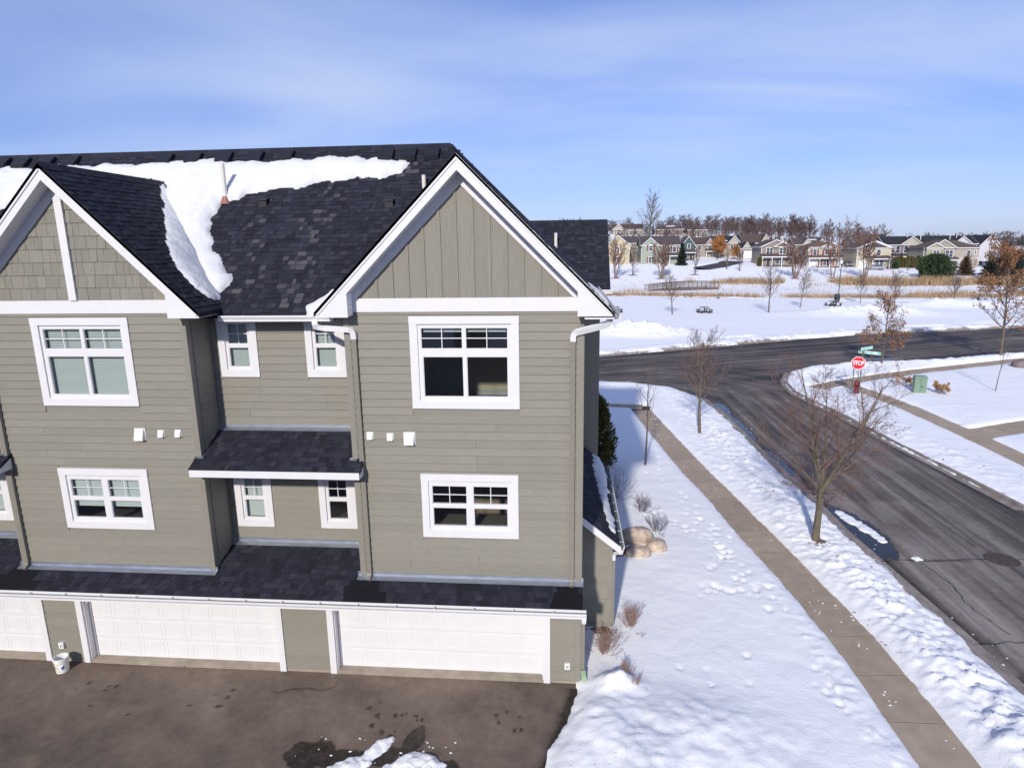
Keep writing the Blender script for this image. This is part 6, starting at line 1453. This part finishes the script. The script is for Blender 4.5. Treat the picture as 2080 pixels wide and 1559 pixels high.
house('white house with a dark hip roof at the far right edge', 146, 217, 7.6, 11.5, 9, 5.2, 1.5, (.62, .61, .63), R_BK, 'hip', wins=[(-1.0, 3.8, 1.6, 1.4), (2.2, 3.8, 1.6, 1.4)])
house('hilltop house with cream gable and brown roof at the left', 23.2, 249, 15.4, 11.1, 9, 4.6, 1.9, (.48, .40, .31), R_BR, 'x', gables=[(-3.6, 4.2, 4.6, 1.8, .5, (.52, .46, .36))], wins=[(1.0, 3.4, 1.0, 1.2), (3.0, 3.4, 1.0, 1.2), (-3.6, 3.2, 1.0, 1.2, -.5)])
house('hilltop house with a broad brown hip roof under snow in the middle', 38.5, 249, 15.2, 10.3, 9, 4.6, 2.0, (.25, .16, .13), R_BR, 'hip', wins=[(-2.0, 3.2, 1.0, 1.2), (1.5, 3.2, 1.4, 1.2)], snow=[(.8, 2.0, 3.4, .9)])
house('hilltop brown brick house at the right among bare trees', 48.4, 246, 14.8, 6.7, 8, 4.6, 1.7, (.30, .20, .15), R_BR, 'hip', wins=[(-1.6, 3.0, .9, 1.4), (.4, 3.0, .9, 1.4), (2.0, 3.0, .9, 1.4)])
house('grey house with small white gables behind the cream houses', 78.5, 216, 9.0, 9.4, 9, 4.6, 2.1, (.40, .37, .36), R_GR, 'x', gables=[(-1.0, 2.6, 4.8, 1.6, .2, (.55, .53, .48)), (3.4, 2.4, 4.8, 1.4, .2, (.45, .38, .28))], snow=[(1.4, 2.5, 3.0, .7)], wins=[(-3.4, 3.4, 1.0, 1.2)])
house('brown-roofed house behind the blue-gabled cream house', 96.2, 213, 9.5, 10.4, 9, 5.2, 2.3, (.38, .31, .25), (.10, .07, .062), 'x', gables=[(4.2, 3.4, 5.2, 2.3, .4, (.46, .37, .28))], wins=[(-2.0, 3.8, 1.0, 1.2)])

# cars
def car(label, loc, rz, col):
    t = root('car', label, 'car', 'parked cars'); m = simple('car_paint', col, .3, metal=.5, spec=.6)
    b = MB(); prof = [(-2.3, .35), (2.25, .35), (2.32, .6), (2.2, .82), (1.1, .95), (.35, 1.42), (-.95, 1.46), (-1.75, 1.05), (-2.28, .98), (-2.36, .7)]
    n_ = len(prof); hwid = [.84 if z < 1.0 else .66 for _, z in prof]
    vs = [(x, -h_, z) for (x, z), h_ in zip(prof, hwid)]+[(x, h_, z) for (x, z), h_ in zip(prof, hwid)]
    b.add(vs, [tuple(range(n_)), tuple(range(2*n_-1, n_-1, -1))]+[(i, n_+i, n_+(i+1) % n_, (i+1) % n_) for i in range(n_)]); bd = b.build('body', m, t, (0, 0, 0))
    for s in (-1, 1):
        b = MB(); y0 = s*.80; y1 = s*.685; P4 = [(.98, .96, y0), (.30, 1.36, y1), (-.9, 1.39, y1), (-1.5, 1.04, y0)]
        b.add([(x, y+s*.012, z) for x, z, y in P4], [(0, 1, 2, 3)]); b.build('side_window', M['hpane'], t, (0, 0, 0))
        for x in (1.45, -1.4):
            b = MB(); b.tube([(x, s*.62, .32), (x, s*.86, .32)], .32, 14); wh = b.build('wheel', M['black'], t, (0, 0, 0)); b = MB(); b.tube([(x, s*.855, .32), (x, s*.875, .32)], .2, 10); b.build('rim', M['flash'], wh, (0, 0, 0))
        b = MB(); b.box(2.18, 2.30, s*.7-.14, s*.7+.14, .64, .78); b.build('headlight', M['globe'], t, (0, 0, 0)); b = MB(); b.box(-2.36, -2.24, s*.68-.14, s*.68+.14, .78, .94); b.build('tail_light', M['red'], t, (0, 0, 0))
    b = MB(); b.add([(1.04, -.74, .99), (1.04, .74, .99), (.40, .64, 1.405), (.40, -.64, 1.405)], [(0, 1, 2, 3)]); b.build('windscreen', M['hpane'], t, (0, 0, 0)); b = MB(); b.add([(-1.70, -.74, 1.10), (-1.70, .74, 1.10), (-1.02, .64, 1.45), (-1.02, -.64, 1.45)], [(0, 1, 2, 3)]); b.build('rear_window', M['hpane'], t, (0, 0, 0))
    place(t, loc, rz)
car('silver sedan parked side-on before the blue-gabled cream house', G(81.6, 177.4, .1), math.pi, (.42, .42, .45)); car('dark grey car parked nose-out between the two cream houses', G(78.2, 186.0, .1), -1.75, (.20, .21, .24)); car('blue car parked beside the large beige house', G(120.4, 197.5, .1), 1.45, (.10, .16, .28))

# ------------------------------------------------------------------ crumbs of snow and leaf litter
def scatter(name, label, cat, mat, pts, s0, s1, flat, seed):
    r = np.random.RandomState(seed); n = len(pts); P = np.array(pts); s_ = r.uniform(s0, s1, n)
    base = np.array([(1,0,0),(0,1,0),(-1,0,0),(0,-1,0),(0,0,1)], float); F5 = np.array([(0,1,4),(1,2,4),(2,3,4),(3,0,4)])
    j = base[None]*(1+r.uniform(-.45, .45, (n, 5, 1))); a = r.uniform(0, 6.28, n); c_, s2 = np.cos(a)[:, None], np.sin(a)[:, None]
    x = (j[..., 0]*c_-j[..., 1]*s2)*s_[:, None]*r.uniform(.7, 1.6, (n, 1)); y = (j[..., 0]*s2+j[..., 1]*c_)*s_[:, None]; z = j[..., 2]*s_[:, None]*flat
    V_ = np.stack([x+P[:, None, 0], y+P[:, None, 1], z+P[:, None, 2]], -1).reshape(-1, 3); F_4 = (F5[None]+np.arange(n)[:, None, None]*5).reshape(-1, 3)
    me = mk_mesh(name, V_, F_4, mat, attrs={'dirt': np.full(len(V_), .0)}); tag(link(name, me), label, cat, kind='stuff')
rs = np.random.RandomState(42); pts = []
WK = np.array(WALK)
for i in range(70):
    y = rs.uniform(11, 36); x = np.interp(y, WK[:, 1], WK[:, 0])+np.clip(rs.normal(0, .3), -.55, .55)
    if fbm(np.array(x*.9), np.array(y*.6), 2) > -.1:
        for k in range(rs.randint(1, 5)): pts.append((x+rs.normal(0, .05), y+rs.normal(0, .07), .002))
for i in range(45):
    y = rs.uniform(12, 40); pts.append((np.interp(y, [12, 20, 30, 40], [10.3, 9.9, 9.6, 9.1])+abs(rs.normal(0, .3)), y, -.008))
for i in range(30): pts.append((rs.uniform(-5.4, -2.2), rs.uniform(9.9, 10.8), 0.0))
scatter('snow_crumbs', 'crumbs of snow and ice scattered on sidewalk, street edge and driveway', 'snow', M['snow'], pts, .010, .032, .4, 1)
M['litter'] = simple('leaf_litter', (.12, .065, .035), .9, var=.5, scale=20)
pts = []
def zs(x, y): 
    i = min(max(np.searchsorted(xs, x), 0), len(xs)-1); j = min(max(np.searchsorted(ys, y), 0), len(ys)-1); return Z[j, i]
for i in range(70): x, y = 8.33+rs.normal(0, .16), 19.78+rs.normal(0, .14); pts.append((x, y, zs(x, y)+.004))
for i in range(330):
    y = rs.uniform(14, 37); x = rs.uniform(7.3, 9.5)
    if fbm(np.array(x*.8+5), np.array(y*.45), 2) > .12 and zs(x, y) > .04: pts.append((x, y, zs(x, y)+.003))
for i in range(200):
    y = rs.uniform(22, 40); x = rs.uniform(16.6, 20.3)
    if fbm(np.array(x*.6+9), np.array(y*.45), 2) > .15 and zs(x, y) > .04: pts.append((x, y, zs(x, y)+.003))
for i in range(40): x, y = .95+rs.normal(0, .2), 14.55+rs.normal(0, .1); pts.append((x, y, zs(x, y)+.004))
scatter('leaf_litter', 'brown leaf litter and dirt specks on the snow of the verges', 'leaf litter', M['litter'], pts, .015, .045, .35, 2)
